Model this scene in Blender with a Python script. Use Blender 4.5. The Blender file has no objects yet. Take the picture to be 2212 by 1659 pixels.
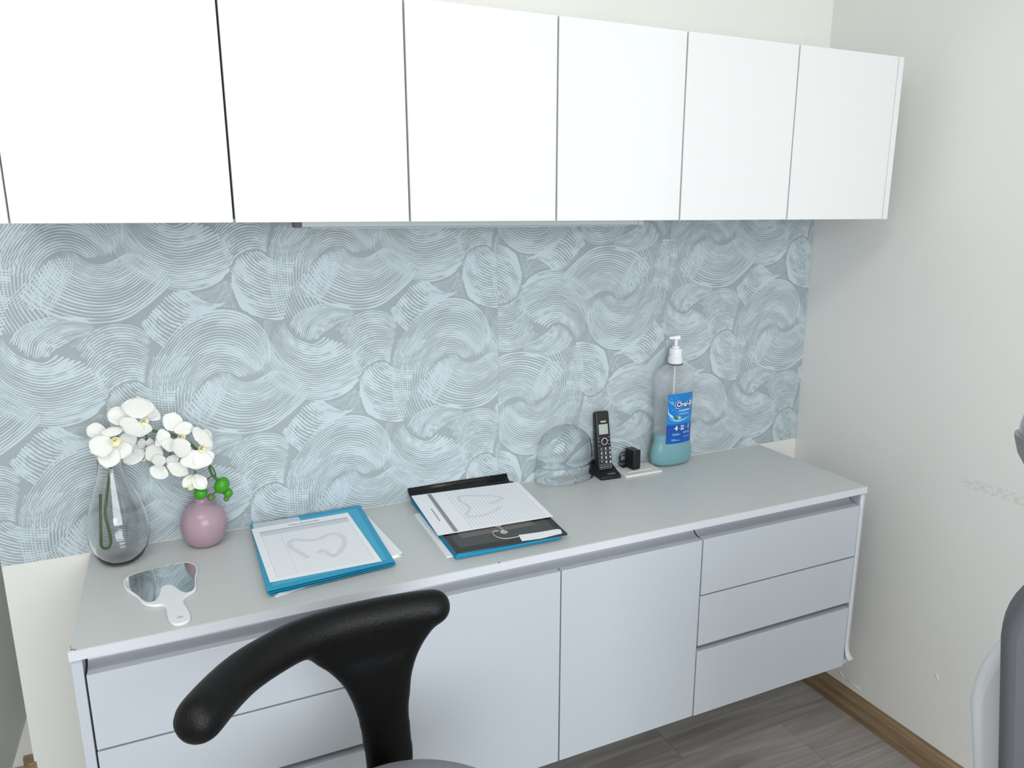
import bpy, bmesh, math, random
import numpy as np
from mathutils import Vector, Matrix

# ------------------------------------------------------------------ camera, world, light
scene = bpy.context.scene
C = scene.collection
CAM = Vector((0.2188, -1.7157, 1.5063)); YAW, PITCH, ROLL = 0.42483, 0.22384, -0.0019
cam_d = bpy.data.cameras.new('camera'); cam = bpy.data.objects.new('camera', cam_d); C.objects.link(cam)
cam_d.sensor_fit = 'HORIZONTAL'; cam_d.sensor_width = 36.0; cam_d.lens = 1599.36 / 2212 * 36.0
cam_d.clip_start = 0.02; cam_d.clip_end = 50
fwd = Vector((math.sin(YAW) * math.cos(PITCH), math.cos(YAW) * math.cos(PITCH), -math.sin(PITCH)))
rgt = Vector((math.cos(YAW), -math.sin(YAW), 0)); upv = rgt.cross(fwd)
r2 = rgt * math.cos(ROLL) + upv * math.sin(ROLL); u2 = upv * math.cos(ROLL) - rgt * math.sin(ROLL)
M = Matrix((r2, u2, -fwd)).transposed().to_4x4(); M.translation = CAM
cam.matrix_world = M
scene.camera = cam

world = bpy.data.worlds.new('world'); scene.world = world; world.use_nodes = True
bg = world.node_tree.nodes['Background']
bg.inputs['Color'].default_value = (0.80, 0.90, 1.0, 1); bg.inputs['Strength'].default_value = 0.35

def area_light(name, loc, rot, sx, sy, power, col):
    d = bpy.data.lights.new(name, 'AREA'); d.shape = 'RECTANGLE'; d.size = sx; d.size_y = sy
    d.energy = power; d.color = col
    o = bpy.data.objects.new(name, d); C.objects.link(o); o.location = loc; o.rotation_euler = rot
    return o
# daylight through the window in the wall behind the camera
area_light('window_daylight', (0.50, -3.36, 1.62), (math.radians(90), 0, 0), 1.9, 1.5, 64, (0.90, 0.96, 1.0))
# unseen ceiling light, added to brighten the upper doors
area_light('added_ceiling_light', (-0.25, -1.75, 2.655), (0, 0, 0), 1.15, 0.55, 17, (1.0, 0.98, 0.94))

scene.cycles.max_bounces = 14; scene.cycles.transmission_bounces = 14; scene.cycles.transparent_max_bounces = 14
vs = scene.view_settings
vs.view_transform = 'Standard'; vs.look = 'None'; vs.exposure = 0.0; vs.gamma = 1.0; vs.use_curve_mapping = False

# ------------------------------------------------------------------ helpers
rnd = random.Random(7)
def lin(c):
    c = c / 255.0
    return c / 12.92 if c <= 0.04045 else ((c + 0.055) / 1.055) ** 2.4
def rgb(r, g, b): return (lin(r), lin(g), lin(b), 1.0)

def mat(name, col, rough=0.5, metal=0.0, trans=0.0, ior=1.45, spec=0.5, noise=0.0, nscale=8.0, bump=0.0, bscale=200.0, coat=0.0, sss=0.0, alpha=1.0):
    m = bpy.data.materials.new(name); m.use_nodes = True
    nt = m.node_tree; b = nt.nodes['Principled BSDF']
    b.inputs['Base Color'].default_value = col; b.inputs['Roughness'].default_value = rough
    b.inputs['Metallic'].default_value = metal; b.inputs['Transmission Weight'].default_value = trans
    b.inputs['IOR'].default_value = ior; b.inputs['Specular IOR Level'].default_value = spec
    b.inputs['Coat Weight'].default_value = coat
    if sss: b.inputs['Subsurface Weight'].default_value = sss; b.inputs['Subsurface Radius'].default_value = (.01, .008, .006)
    if alpha < 1: b.inputs['Alpha'].default_value = alpha
    if noise or bump:
        tc = nt.nodes.new('ShaderNodeTexCoord')
        if noise:
            n = nt.nodes.new('ShaderNodeTexNoise'); n.inputs['Scale'].default_value = nscale; n.inputs['Detail'].default_value = 6
            nt.links.new(tc.outputs['Object'], n.inputs['Vector'])
            mx = nt.nodes.new('ShaderNodeMix'); mx.data_type = 'RGBA'
            mx.inputs['A'].default_value = tuple(v * (1 - noise) for v in col[:3]) + (1,)
            mx.inputs['B'].default_value = tuple(min(1, v * (1 + noise)) for v in col[:3]) + (1,)
            nt.links.new(n.outputs['Fac'], mx.inputs['Factor']); nt.links.new(mx.outputs['Result'], b.inputs['Base Color'])
        if bump:
            n = nt.nodes.new('ShaderNodeTexNoise'); n.inputs['Scale'].default_value = bscale; n.inputs['Detail'].default_value = 3
            nt.links.new(tc.outputs['Object'], n.inputs['Vector'])
            bp = nt.nodes.new('ShaderNodeBump'); bp.inputs['Strength'].default_value = bump; bp.inputs['Distance'].default_value = 0.002
            nt.links.new(n.outputs['Fac'], bp.inputs['Height']); nt.links.new(bp.outputs['Normal'], b.inputs['Normal'])
    return m

def empty(name, loc, label, cat, group=None):
    o = bpy.data.objects.new(name, None); C.objects.link(o); o.location = loc
    o.empty_display_size = 0.05
    tag(o, label, cat, group); return o
def tag(o, label=None, cat=None, group=None, kind=None):
    if label: o['label'] = label
    if cat: o['category'] = cat
    if group: o['group'] = group
    if kind: o['kind'] = kind
    return o
def adopt(o, parent):
    if parent is None: return o
    o.parent = parent
    if parent.type == 'EMPTY': o.matrix_parent_inverse = Matrix.Translation(parent.location).inverted()
    return o
def mesh(name, verts, faces, m, parent=None, smooth=False, bevel=0.0, segs=2, angle=35, sub=0):
    me = bpy.data.meshes.new(name); me.from_pydata([tuple(v) for v in verts], [], [tuple(f) for f in faces])
    bm = bmesh.new(); bm.from_mesh(me); bmesh.ops.recalc_face_normals(bm, faces=bm.faces); bm.to_mesh(me); bm.free()
    if m: me.materials.append(m)
    o = bpy.data.objects.new(name, me); C.objects.link(o)
    if smooth:
        for p in me.polygons: p.use_smooth = True
    if bevel:
        b = o.modifiers.new('bevel', 'BEVEL'); b.width = bevel; b.segments = segs; b.limit_method = 'ANGLE'; b.angle_limit = math.radians(angle)
        for p in me.polygons: p.use_smooth = True
        me.set_sharp_from_angle(angle=math.radians(50))
    if sub:
        s = o.modifiers.new('sub', 'SUBSURF'); s.levels = sub; s.render_levels = sub
    adopt(o, parent); return o
BOXF = [(0,3,2,1),(4,5,6,7),(0,1,5,4),(1,2,6,5),(2,3,7,6),(3,0,4,7)]
def boxv(x0,x1,y0,y1,z0,z1):
    return [(x0,y0,z0),(x1,y0,z0),(x1,y1,z0),(x0,y1,z0),(x0,y0,z1),(x1,y0,z1),(x1,y1,z1),(x0,y1,z1)]
def box(name, x0,x1,y0,y1,z0,z1, m, parent=None, bevel=0.0, segs=2):
    return mesh(name, boxv(x0,x1,y0,y1,z0,z1), BOXF, m, parent, bevel=bevel, segs=segs)
def prism(name, pts, z0, z1, m, parent=None, bevel=0.0, segs=2, angle=35):
    n = len(pts); v = [(x,y,z0) for x,y in pts] + [(x,y,z1) for x,y in pts]
    f = [tuple(range(n-1,-1,-1)), tuple(range(n,2*n))] + [(i,(i+1)%n,n+(i+1)%n,n+i) for i in range(n)]
    return mesh(name, v, f, m, parent, bevel=bevel, segs=segs, angle=angle)
def lathe_vf(prof, c, n=48, sx=1, sy=1, rot=0, a0=0, a1=2*math.pi):
    v, f = [], []; full = abs(a1-a0-2*math.pi) < 1e-6; m = n if full else n+1
    for r, z in prof:
        for i in range(m):
            a = a0 + (a1-a0)*i/n
            x, y = r*math.cos(a)*sx, r*math.sin(a)*sy
            v.append((c[0]+x*math.cos(rot)-y*math.sin(rot), c[1]+x*math.sin(rot)+y*math.cos(rot), c[2]+z))
    for j in range(len(prof)-1):
        for i in range(n):
            k = (i+1) % m
            f.append((j*m+i, j*m+k, (j+1)*m+k, (j+1)*m+i))
    if full:
        if prof[0][0] > 1e-5: f.append(tuple(range(m-1,-1,-1)))
        if prof[-1][0] > 1e-5: f.append(tuple((len(prof)-1)*m+i for i in range(m)))
    return v, f
def lathe(name, prof, c, m, parent=None, n=48, **k):
    v, f = lathe_vf(prof, c, n, **k)
    o = mesh(name, v, f, m, parent, smooth=True)
    bm = bmesh.new(); bm.from_mesh(o.data); bmesh.ops.remove_doubles(bm, verts=bm.verts, dist=1e-6); bmesh.ops.recalc_face_normals(bm, faces=bm.faces); bm.to_mesh(o.data); bm.free()
    o.data.set_sharp_from_angle(angle=math.radians(48))
    return o
def catmull(pts, per=8):
    P = [np.array(p, float) for p in pts]; P = [2*P[0]-P[1]] + P + [2*P[-1]-P[-2]]; out = []
    for i in range(1, len(P)-2):
        for k in range(per):
            t = k/per
            out.append(0.5*((2*P[i]) + (P[i+1]-P[i-1])*t + (2*P[i-1]-5*P[i]+4*P[i+1]-P[i+2])*t*t + (-P[i-1]+3*P[i]-3*P[i+1]+P[i+2])*t**3))
    out.append(P[-2]); return np.array(out)
def closed_smooth(pts, per=5):
    n = len(pts); P = [np.array(p, float) for p in pts]; out = []
    for i in range(n):
        a, b, c, d = P[i-1], P[i], P[(i+1)%n], P[(i+2)%n]
        for k in range(per):
            t = k/per
            out.append(0.5*((2*b)+(c-a)*t+(2*a-5*b+4*c-d)*t*t+(-a+3*b-3*c+d)*t**3))
    return [tuple(p) for p in out]
def tube_vf(pts, rad, n=10, cap=True):
    P = [Vector(p) for p in pts]; N = len(P); v, f = [], []
    if not hasattr(rad, '__len__'): rad = [rad]*N
    t0 = (P[1]-P[0]).normalized(); ref = Vector((0,0,1)) if abs(t0.z) < .9 else Vector((1,0,0))
    u = t0.cross(ref).normalized()
    for i in range(N):
        t = (P[min(i+1,N-1)]-P[max(i-1,0)]).normalized()
        u = (u - t*u.dot(t)).normalized(); w = t.cross(u)
        for k in range(n):
            a = 2*math.pi*k/n; v.append(tuple(P[i] + (u*math.cos(a)+w*math.sin(a))*rad[i]))
    for i in range(N-1):
        for k in range(n): f.append((i*n+k, i*n+(k+1)%n, (i+1)*n+(k+1)%n, (i+1)*n+k))
    if cap: f.append(tuple(range(n-1,-1,-1))); f.append(tuple((N-1)*n+k for k in range(n)))
    return v, f
def tube(name, pts, rad, m, parent=None, n=10):
    v, f = tube_vf(pts, rad, n); return mesh(name, v, f, m, parent, smooth=True)
def text_vf(s, size, bold=0.0, align='CENTER', shear=0.0):
    cu = bpy.data.curves.new('txt', 'FONT'); cu.body = s; cu.size = size; cu.align_x = align; cu.align_y = 'CENTER'
    cu.offset = bold; cu.shear = shear; cu.resolution_u = 3
    o = bpy.data.objects.new('txt', cu); C.objects.link(o)
    dg = bpy.context.evaluated_depsgraph_get(); me = bpy.data.meshes.new_from_object(o.evaluated_get(dg))
    v = [tuple(p.co) for p in me.vertices]; f = [tuple(p.vertices) for p in me.polygons]
    bpy.data.objects.remove(o); bpy.data.curves.remove(cu); bpy.data.meshes.remove(me)
    return v, f
def merge(parts):
    V, F = [], []
    for v, f in parts:
        k = len(V); V += [tuple(p) for p in v]; F += [tuple(i+k for i in q) for q in f]
    return V, F
def ribbon(pts, w):
    P = np.array(pts, float); T = np.gradient(P, axis=0); T /= np.linalg.norm(T, axis=1)[:, None] + 1e-9
    Nn = np.stack([-T[:, 1], T[:, 0]], 1); w = np.broadcast_to(w, (len(P),))[:, None]/2
    a, b = P+Nn*w, P-Nn*w; n = len(P)
    return np.concatenate([a, b]), [(i, i+1, n+i+1, n+i) for i in range(n-1)]
def bilerp(q, u, v):   # q = back-left, back-right, front-right, front-left
    q = [np.array(p) for p in q]
    return (q[0]*(1-u)+q[1]*u)*(1-v) + (q[3]*(1-u)+q[2]*u)*v

FANS = [([[(0.1382,0.3537),(0.1565,0.392),(0.1818,0.4369),(0.2322,0.4892),(0.3074,0.5103),(0.366,0.4869),(0.398,0.4399),(0.3972,0.3789)],[(0.1797,0.3312),(0.2014,0.3697),(0.2277,0.4042),(0.2602,0.4311),(0.3032,0.4381),(0.3434,0.4212),(0.3676,0.3909),(0.3726,0.3618)],[(0.2298,0.3167),(0.2422,0.3417),(0.2589,0.3588),(0.2786,0.3702),(0.2926,0.3727),(0.3062,0.3705),(0.3213,0.3626),(0.3329,0.3548)]],23,0.3,0.66),([[(0.3062,0.3705),(0.3241,0.3538),(0.3481,0.3448),(0.3792,0.3544),(0.4018,0.3669)],[(0.2662,0.3638),(0.2851,0.3242),(0.3303,0.2984),(0.3789,0.3011),(0.421,0.3262),(0.4488,0.355)],[(0.1917,0.302),(0.2219,0.2664),(0.2676,0.2398),(0.3281,0.2244),(0.3925,0.2343),(0.4632,0.2863),(0.4837,0.3101)]],23,0.5,0.5),([[(0.3707,0.3788),(0.4136,0.3187),(0.4865,0.2854),(0.5449,0.2894),(0.5837,0.3121)],[(0.3965,0.4377),(0.4323,0.3775),(0.4903,0.3489),(0.5526,0.3594),(0.6029,0.3793)],[(0.43,0.4791),(0.4496,0.4436),(0.4853,0.4218),(0.5044,0.4253),(0.5203,0.4389)]],25,0.36,0.66),([[(0.5532,0.4445),(0.584,0.4759),(0.6241,0.4913),(0.6658,0.4851),(0.6976,0.4613)],[(0.5966,0.3312),(0.6076,0.3506),(0.6325,0.3668),(0.657,0.3688),(0.6732,0.3613)]],21,0.45,0.6),([[(0.6609,0.3644),(0.6769,0.3507),(0.6994,0.3415),(0.731,0.3398)],[(0.616,0.358),(0.6369,0.3275),(0.6772,0.3051),(0.7254,0.2983)],[(0.5941,0.3192),(0.6147,0.2864),(0.665,0.2603),(0.7179,0.2652)],[(0.6088,0.2455),(0.6387,0.2253),(0.6736,0.2127),(0.7011,0.2116)]],22,0.72,0.5),([[(0.4089,0.224),(0.4273,0.1913),(0.4523,0.1655)],[(0.4368,0.2487),(0.4633,0.2193),(0.4933,0.2054)],[(0.4711,0.2831),(0.4927,0.2605),(0.5228,0.2429),(0.5624,0.2445)],[(0.5113,0.2808),(0.5337,0.2641),(0.5589,0.2552),(0.581,0.2569)]],20,0.7,0.45),([[(0.4105,0.616),(0.4077,0.5761),(0.4115,0.5299),(0.4243,0.4825)],[(0.4535,0.6204),(0.4504,0.5746),(0.4546,0.5279),(0.4753,0.4796)],[(0.5063,0.6229),(0.4941,0.5731),(0.5034,0.5445),(0.5255,0.5055)]],14,0.3,0.3),([[(0.4412,0.4645),(0.4632,0.4917),(0.4993,0.5068),(0.5372,0.5116),(0.5809,0.5027)],[(0.4723,0.4318),(0.4837,0.4657),(0.5129,0.4831),(0.5532,0.4906),(0.5956,0.4863)],[(0.5059,0.4294),(0.5162,0.4424),(0.5319,0.4511),(0.5576,0.465),(0.5794,0.4735)]],16,0.7,0.5),([[(0.3094,0.3674),(0.3035,0.3376),(0.2905,0.3065),(0.2702,0.2704),(0.2438,0.2446)],[(0.2638,0.3565),(0.2479,0.3299),(0.237,0.3027),(0.2266,0.2811)]],10,0.5,0.5),([[(0.1641,0.4202),(0.151,0.3852),(0.1433,0.3404)],[(0.233,0.4258),(0.2,0.39),(0.1806,0.3403)]],13,0.22,0.22),([[(0.2437,0.3584),(0.2162,0.3143),(0.174,0.2721)],[(0.2932,0.3386),(0.2636,0.2941),(0.2209,0.2551)]],9,0.4,0.35),([[(0.5835,0.308),(0.5742,0.2803),(0.5527,0.2497)],[(0.5951,0.2987),(0.5976,0.2675),(0.6024,0.24)]],9,0.3,0.3),([[(0.4278,0.6858),(0.4164,0.6483),(0.4105,0.616)],[(0.4718,0.6819),(0.4498,0.646),(0.4415,0.6024)],[(0.5243,0.6778),(0.4967,0.6452),(0.4732,0.5905)]],15,0.24,0.24),([[(0.3653,0.4021),(0.3831,0.45),(0.3926,0.4831)],[(0.3961,0.3824),(0.3931,0.4152),(0.4035,0.4599),(0.4104,0.4821)]],8,0.3,0.3),([[(0.5151,0.2804),(0.5446,0.2834),(0.5854,0.3058)],[(0.5313,0.2562),(0.5632,0.2609),(0.5938,0.272)]],9,0.26,0.26),([[(0.5413,0.4485),(0.5676,0.4703),(0.6014,0.484)],[(0.5871,0.4317),(0.5939,0.451),(0.6183,0.4653)]],10,0.36,0.36)]
MIRROR_OUT = [(0.071,-0.1865),(0.0739,-0.1688),(0.0875,-0.1557),(0.124,-0.1484),(0.1583,-0.1395),(0.1821,-0.1421),(0.1962,-0.1527),(0.2052,-0.1734),(0.206,-0.198),(0.2018,-0.2312),(0.2021,-0.2613),(0.1989,-0.278),(0.1882,-0.2909),(0.1784,-0.3073),(0.1789,-0.3244),(0.1854,-0.3537),(0.1883,-0.3774),(0.1859,-0.3919),(0.1748,-0.399),(0.1627,-0.3965),(0.1546,-0.3837),(0.1499,-0.3567),(0.1477,-0.3268),(0.1407,-0.3136),(0.1266,-0.3088),(0.1152,-0.3003),(0.1064,-0.2863),(0.0971,-0.2598),(0.0785,-0.223)]
MIRROR_GLASS = [(0.0734,-0.1894),(0.0778,-0.1725),(0.0922,-0.1606),(0.124,-0.1525),(0.1598,-0.1452),(0.1835,-0.149),(0.1945,-0.1582),(0.202,-0.174),(0.2037,-0.1969),(0.1995,-0.2339),(0.1994,-0.26),(0.1944,-0.2795),(0.184,-0.2844),(0.1739,-0.2737),(0.1638,-0.2511),(0.1564,-0.2393),(0.146,-0.2375),(0.1402,-0.2439),(0.1381,-0.2609),(0.1333,-0.2866),(0.1264,-0.2954),(0.1179,-0.2938),(0.1092,-0.2824),(0.0969,-0.2527),(0.0798,-0.2181)]
MIRROR_HOLE = [(0.1718,-0.3761)]
TOOTH_A = [(0.4173,-0.2538),(0.4053,-0.2225),(0.3939,-0.1953),(0.3904,-0.1711),(0.3961,-0.1552),(0.4057,-0.1502),(0.4217,-0.1622),(0.4383,-0.1698),(0.4565,-0.1687),(0.4753,-0.1557),(0.4897,-0.1575),(0.5014,-0.1725),(0.5031,-0.1995),(0.4953,-0.2282),(0.4789,-0.2562),(0.4681,-0.2664),(0.4598,-0.2561),(0.4536,-0.2337),(0.4451,-0.232),(0.4417,-0.2414)]
TOOTH_B = [(0.8814,-0.1837),(0.8436,-0.2062),(0.8093,-0.2125),(0.7898,-0.2036),(0.7917,-0.188),(0.8081,-0.1674),(0.8121,-0.1344),(0.8069,-0.102),(0.81,-0.0819),(0.8253,-0.0765),(0.8539,-0.0896),(0.8862,-0.1044),(0.9083,-0.127),(0.8948,-0.1424),(0.8629,-0.1547)]
STRING = [(0.8246,-0.3046),(0.8153,-0.3015),(0.808,-0.3075),(0.8063,-0.3229),(0.8101,-0.336),(0.8214,-0.3468),(0.8393,-0.3493),(0.8529,-0.3488)]
DISCS = [(0.8343,-0.2731),(0.8325,-0.3141)]
BLUR_SMEAR = [(0.8556,-0.3409),(0.8497,-0.372),(0.8931,-0.3773),(0.9476,-0.3726),(0.9539,-0.3532),(0.9477,-0.3479),(0.9036,-0.3466)]
FOLDER_A = [(0.324,-0.0215),(0.5813,-0.0107),(0.5752,-0.3417),(0.3228,-0.3632)]
PAPER_A = [(0.3241,-0.0531),(0.5428,-0.0475),(0.5518,-0.3316),(0.3318,-0.3303)]
TAB_A = [(0.3302,-0.0206),(0.4325,-0.0232),(0.433,-0.0473),(0.4313,-0.0784),(0.3284,-0.0594)]
UNDER_A = [(0.3342,-0.0713),(0.5854,-0.0718),(0.5974,-0.2963),(0.3299,-0.3593)]
ENV_B = [(0.7122,0.0023),(0.9826,-0.0022),(0.9578,-0.3787),(0.7007,-0.3653)]
PAPER_B = [(0.7072,-0.0229),(0.9919,-0.044),(0.9703,-0.2858),(0.6921,-0.2745)]
FOLDER_B = [(0.7067,-0.0227),(0.9659,-0.0153),(0.9533,-0.3657),(0.7018,-0.3645)]
UNDER_B = [(0.6934,-0.0966),(0.8268,-0.1034),(0.8108,-0.3419),(0.6886,-0.3404)]
TAG_B = [(0.739,0.0021),(0.8003,0.0031),(0.7969,-0.0281),(0.7376,-0.0256)]
FLOWERS = [((0.0795,-0.095,1.0682),[((0.0732,-0.09,1.0698),(0.0381,-0.115,1.0557),0.0462),((0.064,-0.07,1.0771),(0.0297,-0.06,1.0918),0.0325),((0.0745,-0.09,1.0594),(0.059,-0.11,1.0179),0.0411),((0.0821,-0.085,1.0628),(0.0914,-0.095,1.0277),0.0445),((0.0772,-0.085,1.0752),(0.0757,-0.085,1.0957),0.0411),((0.0876,-0.08,1.0695),(0.1173,-0.07,1.054),0.0393)]),((0.1339,-0.085,1.0997),[((0.1245,-0.085,1.1074),(0.1309,-0.095,1.1541),0.0616),((0.1125,-0.075,1.1049),(0.0687,-0.07,1.1203),0.0393),((0.125,-0.085,1.1001),(0.1022,-0.115,1.086),0.0565),((0.1284,-0.085,1.0953),(0.1307,-0.11,1.0738),0.0411),((0.1389,-0.07,1.102),(0.1609,-0.06,1.1164),0.0393)]),((0.1989,-0.085,1.0582),[((0.1804,-0.075,1.0714),(0.1932,-0.075,1.1097),0.0393),((0.1805,-0.08,1.0592),(0.1519,-0.085,1.0612),0.0359),((0.1883,-0.08,1.0718),(0.2255,-0.09,1.0797),0.0291),((0.1854,-0.085,1.0554),(0.1741,-0.1,1.0341),0.0376),((0.1744,-0.075,1.0646),(0.1518,-0.09,1.0462),0.0205)]),((0.2364,-0.105,1.0347),[((0.231,-0.1,1.0477),(0.2513,-0.11,1.069),0.0565),((0.24,-0.085,1.0515),(0.2598,-0.08,1.0568),0.0291),((0.2169,-0.1,1.0389),(0.1791,-0.12,1.0453),0.0428),((0.2268,-0.105,1.0315),(0.2229,-0.125,0.9949),0.0616),((0.2307,-0.105,1.0309),(0.2461,-0.12,0.9983),0.0445),((0.2385,-0.1,1.0406),(0.2608,-0.1,1.0469),0.0342)]),((0.1617,-0.075,0.9871),[((0.1589,-0.07,1.0136),(0.1334,-0.085,1.0442),0.0376),((0.1697,-0.08,1.0014),(0.2074,-0.1,0.9792),0.0291),((0.1601,-0.075,0.9981),(0.1432,-0.08,0.9731),0.0393),((0.1665,-0.075,1.0095),(0.1384,-0.09,1.015),0.0257),((0.166,-0.07,1.0049),(0.1932,-0.08,1.0103),0.0222)]),((0.1233,-0.06,1.014),[((0.1286,-0.06,1.0285),(0.0868,-0.075,1.017),0.0325),((0.1314,-0.06,1.0433),(0.1173,-0.07,1.054),0.0205),((0.1327,-0.06,1.0431),(0.1489,-0.06,1.0471),0.0222),((0.1287,-0.055,1.03),(0.1065,-0.065,1.039),0.0274)])]
HALF_BUD = [((0.2166,-0.09,0.973),(0.2367,-0.1,0.9421),0.0285),((0.2152,-0.09,0.9732),(0.1942,-0.1,0.9519),0.0201),((0.2158,-0.09,0.9716),(0.2069,-0.1,0.9437),0.0184)]
STEM = [(0.0403,-0.075,0.9537),(0.0368,-0.075,0.9221),(0.0321,-0.075,0.8721),(0.0292,-0.075,0.8459),(0.0316,-0.075,0.8372),(0.0373,-0.075,0.835),(0.0445,-0.075,0.8388),(0.0478,-0.075,0.8537),(0.0462,-0.073,0.8789),(0.0436,-0.071,0.9103),(0.0497,-0.07,0.9433),(0.0547,-0.07,0.9666),(0.064,-0.07,1.0062),(0.0742,-0.07,1.0542),(0.0915,-0.065,1.085),(0.1153,-0.06,1.0877),(0.1342,-0.06,1.0805),(0.1541,-0.065,1.0704),(0.1804,-0.065,1.0611),(0.2124,-0.07,1.0411),(0.2366,-0.085,1.0136),(0.2465,-0.088,0.9936),(0.2526,-0.088,0.9688),(0.2633,-0.088,0.9536)]
BRANCH = [[(0.2465,-0.088,0.9936),(0.2532,-0.088,0.9864),(0.2585,-0.088,0.9731),(0.2606,-0.088,0.954),(0.2701,-0.088,0.9347),(0.2806,-0.088,0.9256)],[(0.2524,-0.088,0.9657),(0.2446,-0.088,0.9607),(0.2391,-0.088,0.95),(0.2334,-0.088,0.9374)],[(0.2645,-0.088,0.9345),(0.2567,-0.088,0.9294),(0.2477,-0.088,0.9224)],[(0.2643,-0.088,0.9324),(0.2719,-0.088,0.9227),(0.2768,-0.088,0.9134)],[(0.223,-0.08,1.0222),(0.2212,-0.088,0.9941),(0.2198,-0.09,0.9692)],[(0.1358,-0.06,1.0793),(0.135,-0.058,1.0629),(0.1346,-0.055,1.042)],[(0.1804,-0.065,1.0611),(0.1778,-0.068,1.0248),(0.1738,-0.07,1.0106)]]
BUDS = [((0.2698,-0.088,0.9421),0.0156,1.2),((0.2813,-0.088,0.9223),0.0095,1.1),((0.2465,-0.088,0.9184),0.0078,1),((0.2765,-0.088,0.9103),0.0061,1),((0.2265,-0.088,0.9311),0.0145,0.95)]
BAR = [(0.1934,-0.7807),(0.2192,-0.7413),(0.2523,-0.7013),(0.2903,-0.6724),(0.345,-0.6432),(0.4123,-0.6285),(0.496,-0.6278),(0.5651,-0.6365)]
BLADE = [(0.868, 0.345, 0.566), (0.856, 0.3443, 0.5791), (0.8363, 0.3499, 0.5647), (0.8241, 0.3561, 0.5563), (0.8139, 0.3639, 0.5495), (0.8051, 0.3718, 0.5444), (0.7963, 0.3792, 0.5402), (0.783, 0.3892, 0.5342), (0.7667, 0.3999, 0.5297), (0.7487, 0.4093, 0.5259), (0.7218, 0.4184, 0.5235), (0.6945, 0.4261, 0.5218), (0.6627, 0.4314, 0.5216), (0.6257, 0.4351, 0.5246), (0.5888, 0.439, 0.5284), (0.55, 0.442, 0.5306)]
# ------------------------------------------------------------------ materials
M_wall = mat('painted_plaster', rgb(236,235,231), 0.42, noise=.03, nscale=3, bump=.12, bscale=60)
M_wall_b = mat('satin_cream_paint', rgb(233,232,226), 0.28, noise=.02, nscale=3, bump=.06, bscale=40)
M_paper_base = mat('wallpaper_ground', rgb(160,170,174), 0.5, noise=.05, nscale=5, bump=.15, bscale=900)
M_stroke = mat('wallpaper_paint', rgb(198,210,217), 0.42, noise=.05, nscale=9)
M_white = mat('white_lacquer', rgb(228,228,228), 0.30, noise=.01, nscale=2)
M_front = mat('pale_grey_lacquer', rgb(192,198,206), 0.33, noise=.015, nscale=2.5)
M_edge = mat('pale_edge_band', rgb(214,217,224), 0.4, noise=.02, nscale=6)
M_top = mat('warm_grey_laminate', rgb(205,208,207), 0.36, noise=.015, nscale=4, bump=.05, bscale=400)
M_carc = mat('carcass_board', rgb(205,207,210), 0.5)
M_dark = mat('painted_gap_shade', rgb(60,62,66), 0.7)  # dark colour standing in for the shade inside the front gaps
M_chan = mat('aluminium_channel', rgb(178,181,188), 0.30, metal=.15)
M_black = mat('black_vinyl', rgb(6,6,7), 0.36, spec=.30, bump=.5, bscale=420)
M_blackp = mat('black_plastic', rgb(24,24,27), 0.35)
M_blackm = mat('black_matte_plastic', rgb(16,16,18), 0.5)
M_seat = mat('grey_upholstery', rgb(132,134,140), 0.55, bump=.1, bscale=300)
M_seat2 = mat('slate_upholstery', rgb(98,100,105), 0.6, bump=.1, bscale=300)
M_shell = mat('white_shell_plastic', rgb(222,226,233), 0.4)
M_chrome = mat('polished_steel', rgb(205,205,200), 0.16, metal=1)
M_glass = mat('clear_glass', (1,1,1,1), 0.0, trans=1, ior=1.45)
M_acryl = mat('clear_acrylic', (.97,.985,.985,1), 0.0, trans=1, ior=1.25)
M_pink = mat('mauve_ceramic', rgb(172,146,158), 0.24, noise=.02, nscale=20)
M_petal = mat('orchid_petal', rgb(232,232,228), 0.5, noise=.03, nscale=60, sss=.25)
M_lip = mat('orchid_lip', rgb(238,232,190), 0.5)
M_yel = mat('orchid_throat', rgb(222,170,30), 0.5)
M_spot = mat('orchid_speckle', rgb(95,75,50), 0.6)
M_stem = mat('orchid_stem', rgb(72,102,54), 0.5, noise=.15, nscale=60)
M_bud = mat('green_bud', rgb(62,150,30), 0.35, noise=.12, nscale=50)
M_bud2 = mat('olive_bud', rgb(96,122,70), 0.5, noise=.1, nscale=50)
M_wht = mat('white_plastic', rgb(238,240,244), 0.35)
M_mir = mat('mirror_silver', rgb(214,222,222), 0.015, metal=1)
M_blue = mat('turquoise_folder', rgb(28,158,198), 0.35, noise=.05, nscale=14)
M_blue2 = mat('turquoise_folder_inner', rgb(62,176,212), 0.35)
M_sheet = mat('white_paper', rgb(248,249,253), 0.7)
M_tabp = mat('clear_tab', rgb(206,216,224), 0.3)
M_print = mat('print_pale_grey', rgb(226,229,235), 0.7)
M_ink = mat('print_dark_grey', rgb(110,112,120), 0.7)
M_band = mat('print_mid_grey', rgb(150,154,162), 0.7)
M_env = mat('smoke_black_poly', rgb(62,62,60), 0.28, noise=.08, nscale=8)
M_envb = mat('smoke_black_edge', rgb(22,23,24), 0.3)
M_envw = mat('smoke_window', rgb(100,96,92), 0.3)
M_cord = mat('cotton_string', rgb(222,220,214), 0.6)
M_washer = mat('tie_washer', rgb(186,186,182), 0.4)
M_tagy = mat('tag_yellow', rgb(212,182,60), 0.5)
M_tagb = mat('tag_blue', rgb(96,176,200), 0.5)
M_lcd = mat('lcd_screen', rgb(176,186,178), 0.25)
M_key = mat('phone_keypad', rgb(78,80,86), 0.4)
M_keyb = mat('phone_key', rgb(30,31,34), 0.4)
M_wtext = mat('white_print', rgb(225,228,232), 0.5)
M_ptext = mat('grey_print', rgb(120,124,130), 0.5)
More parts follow.
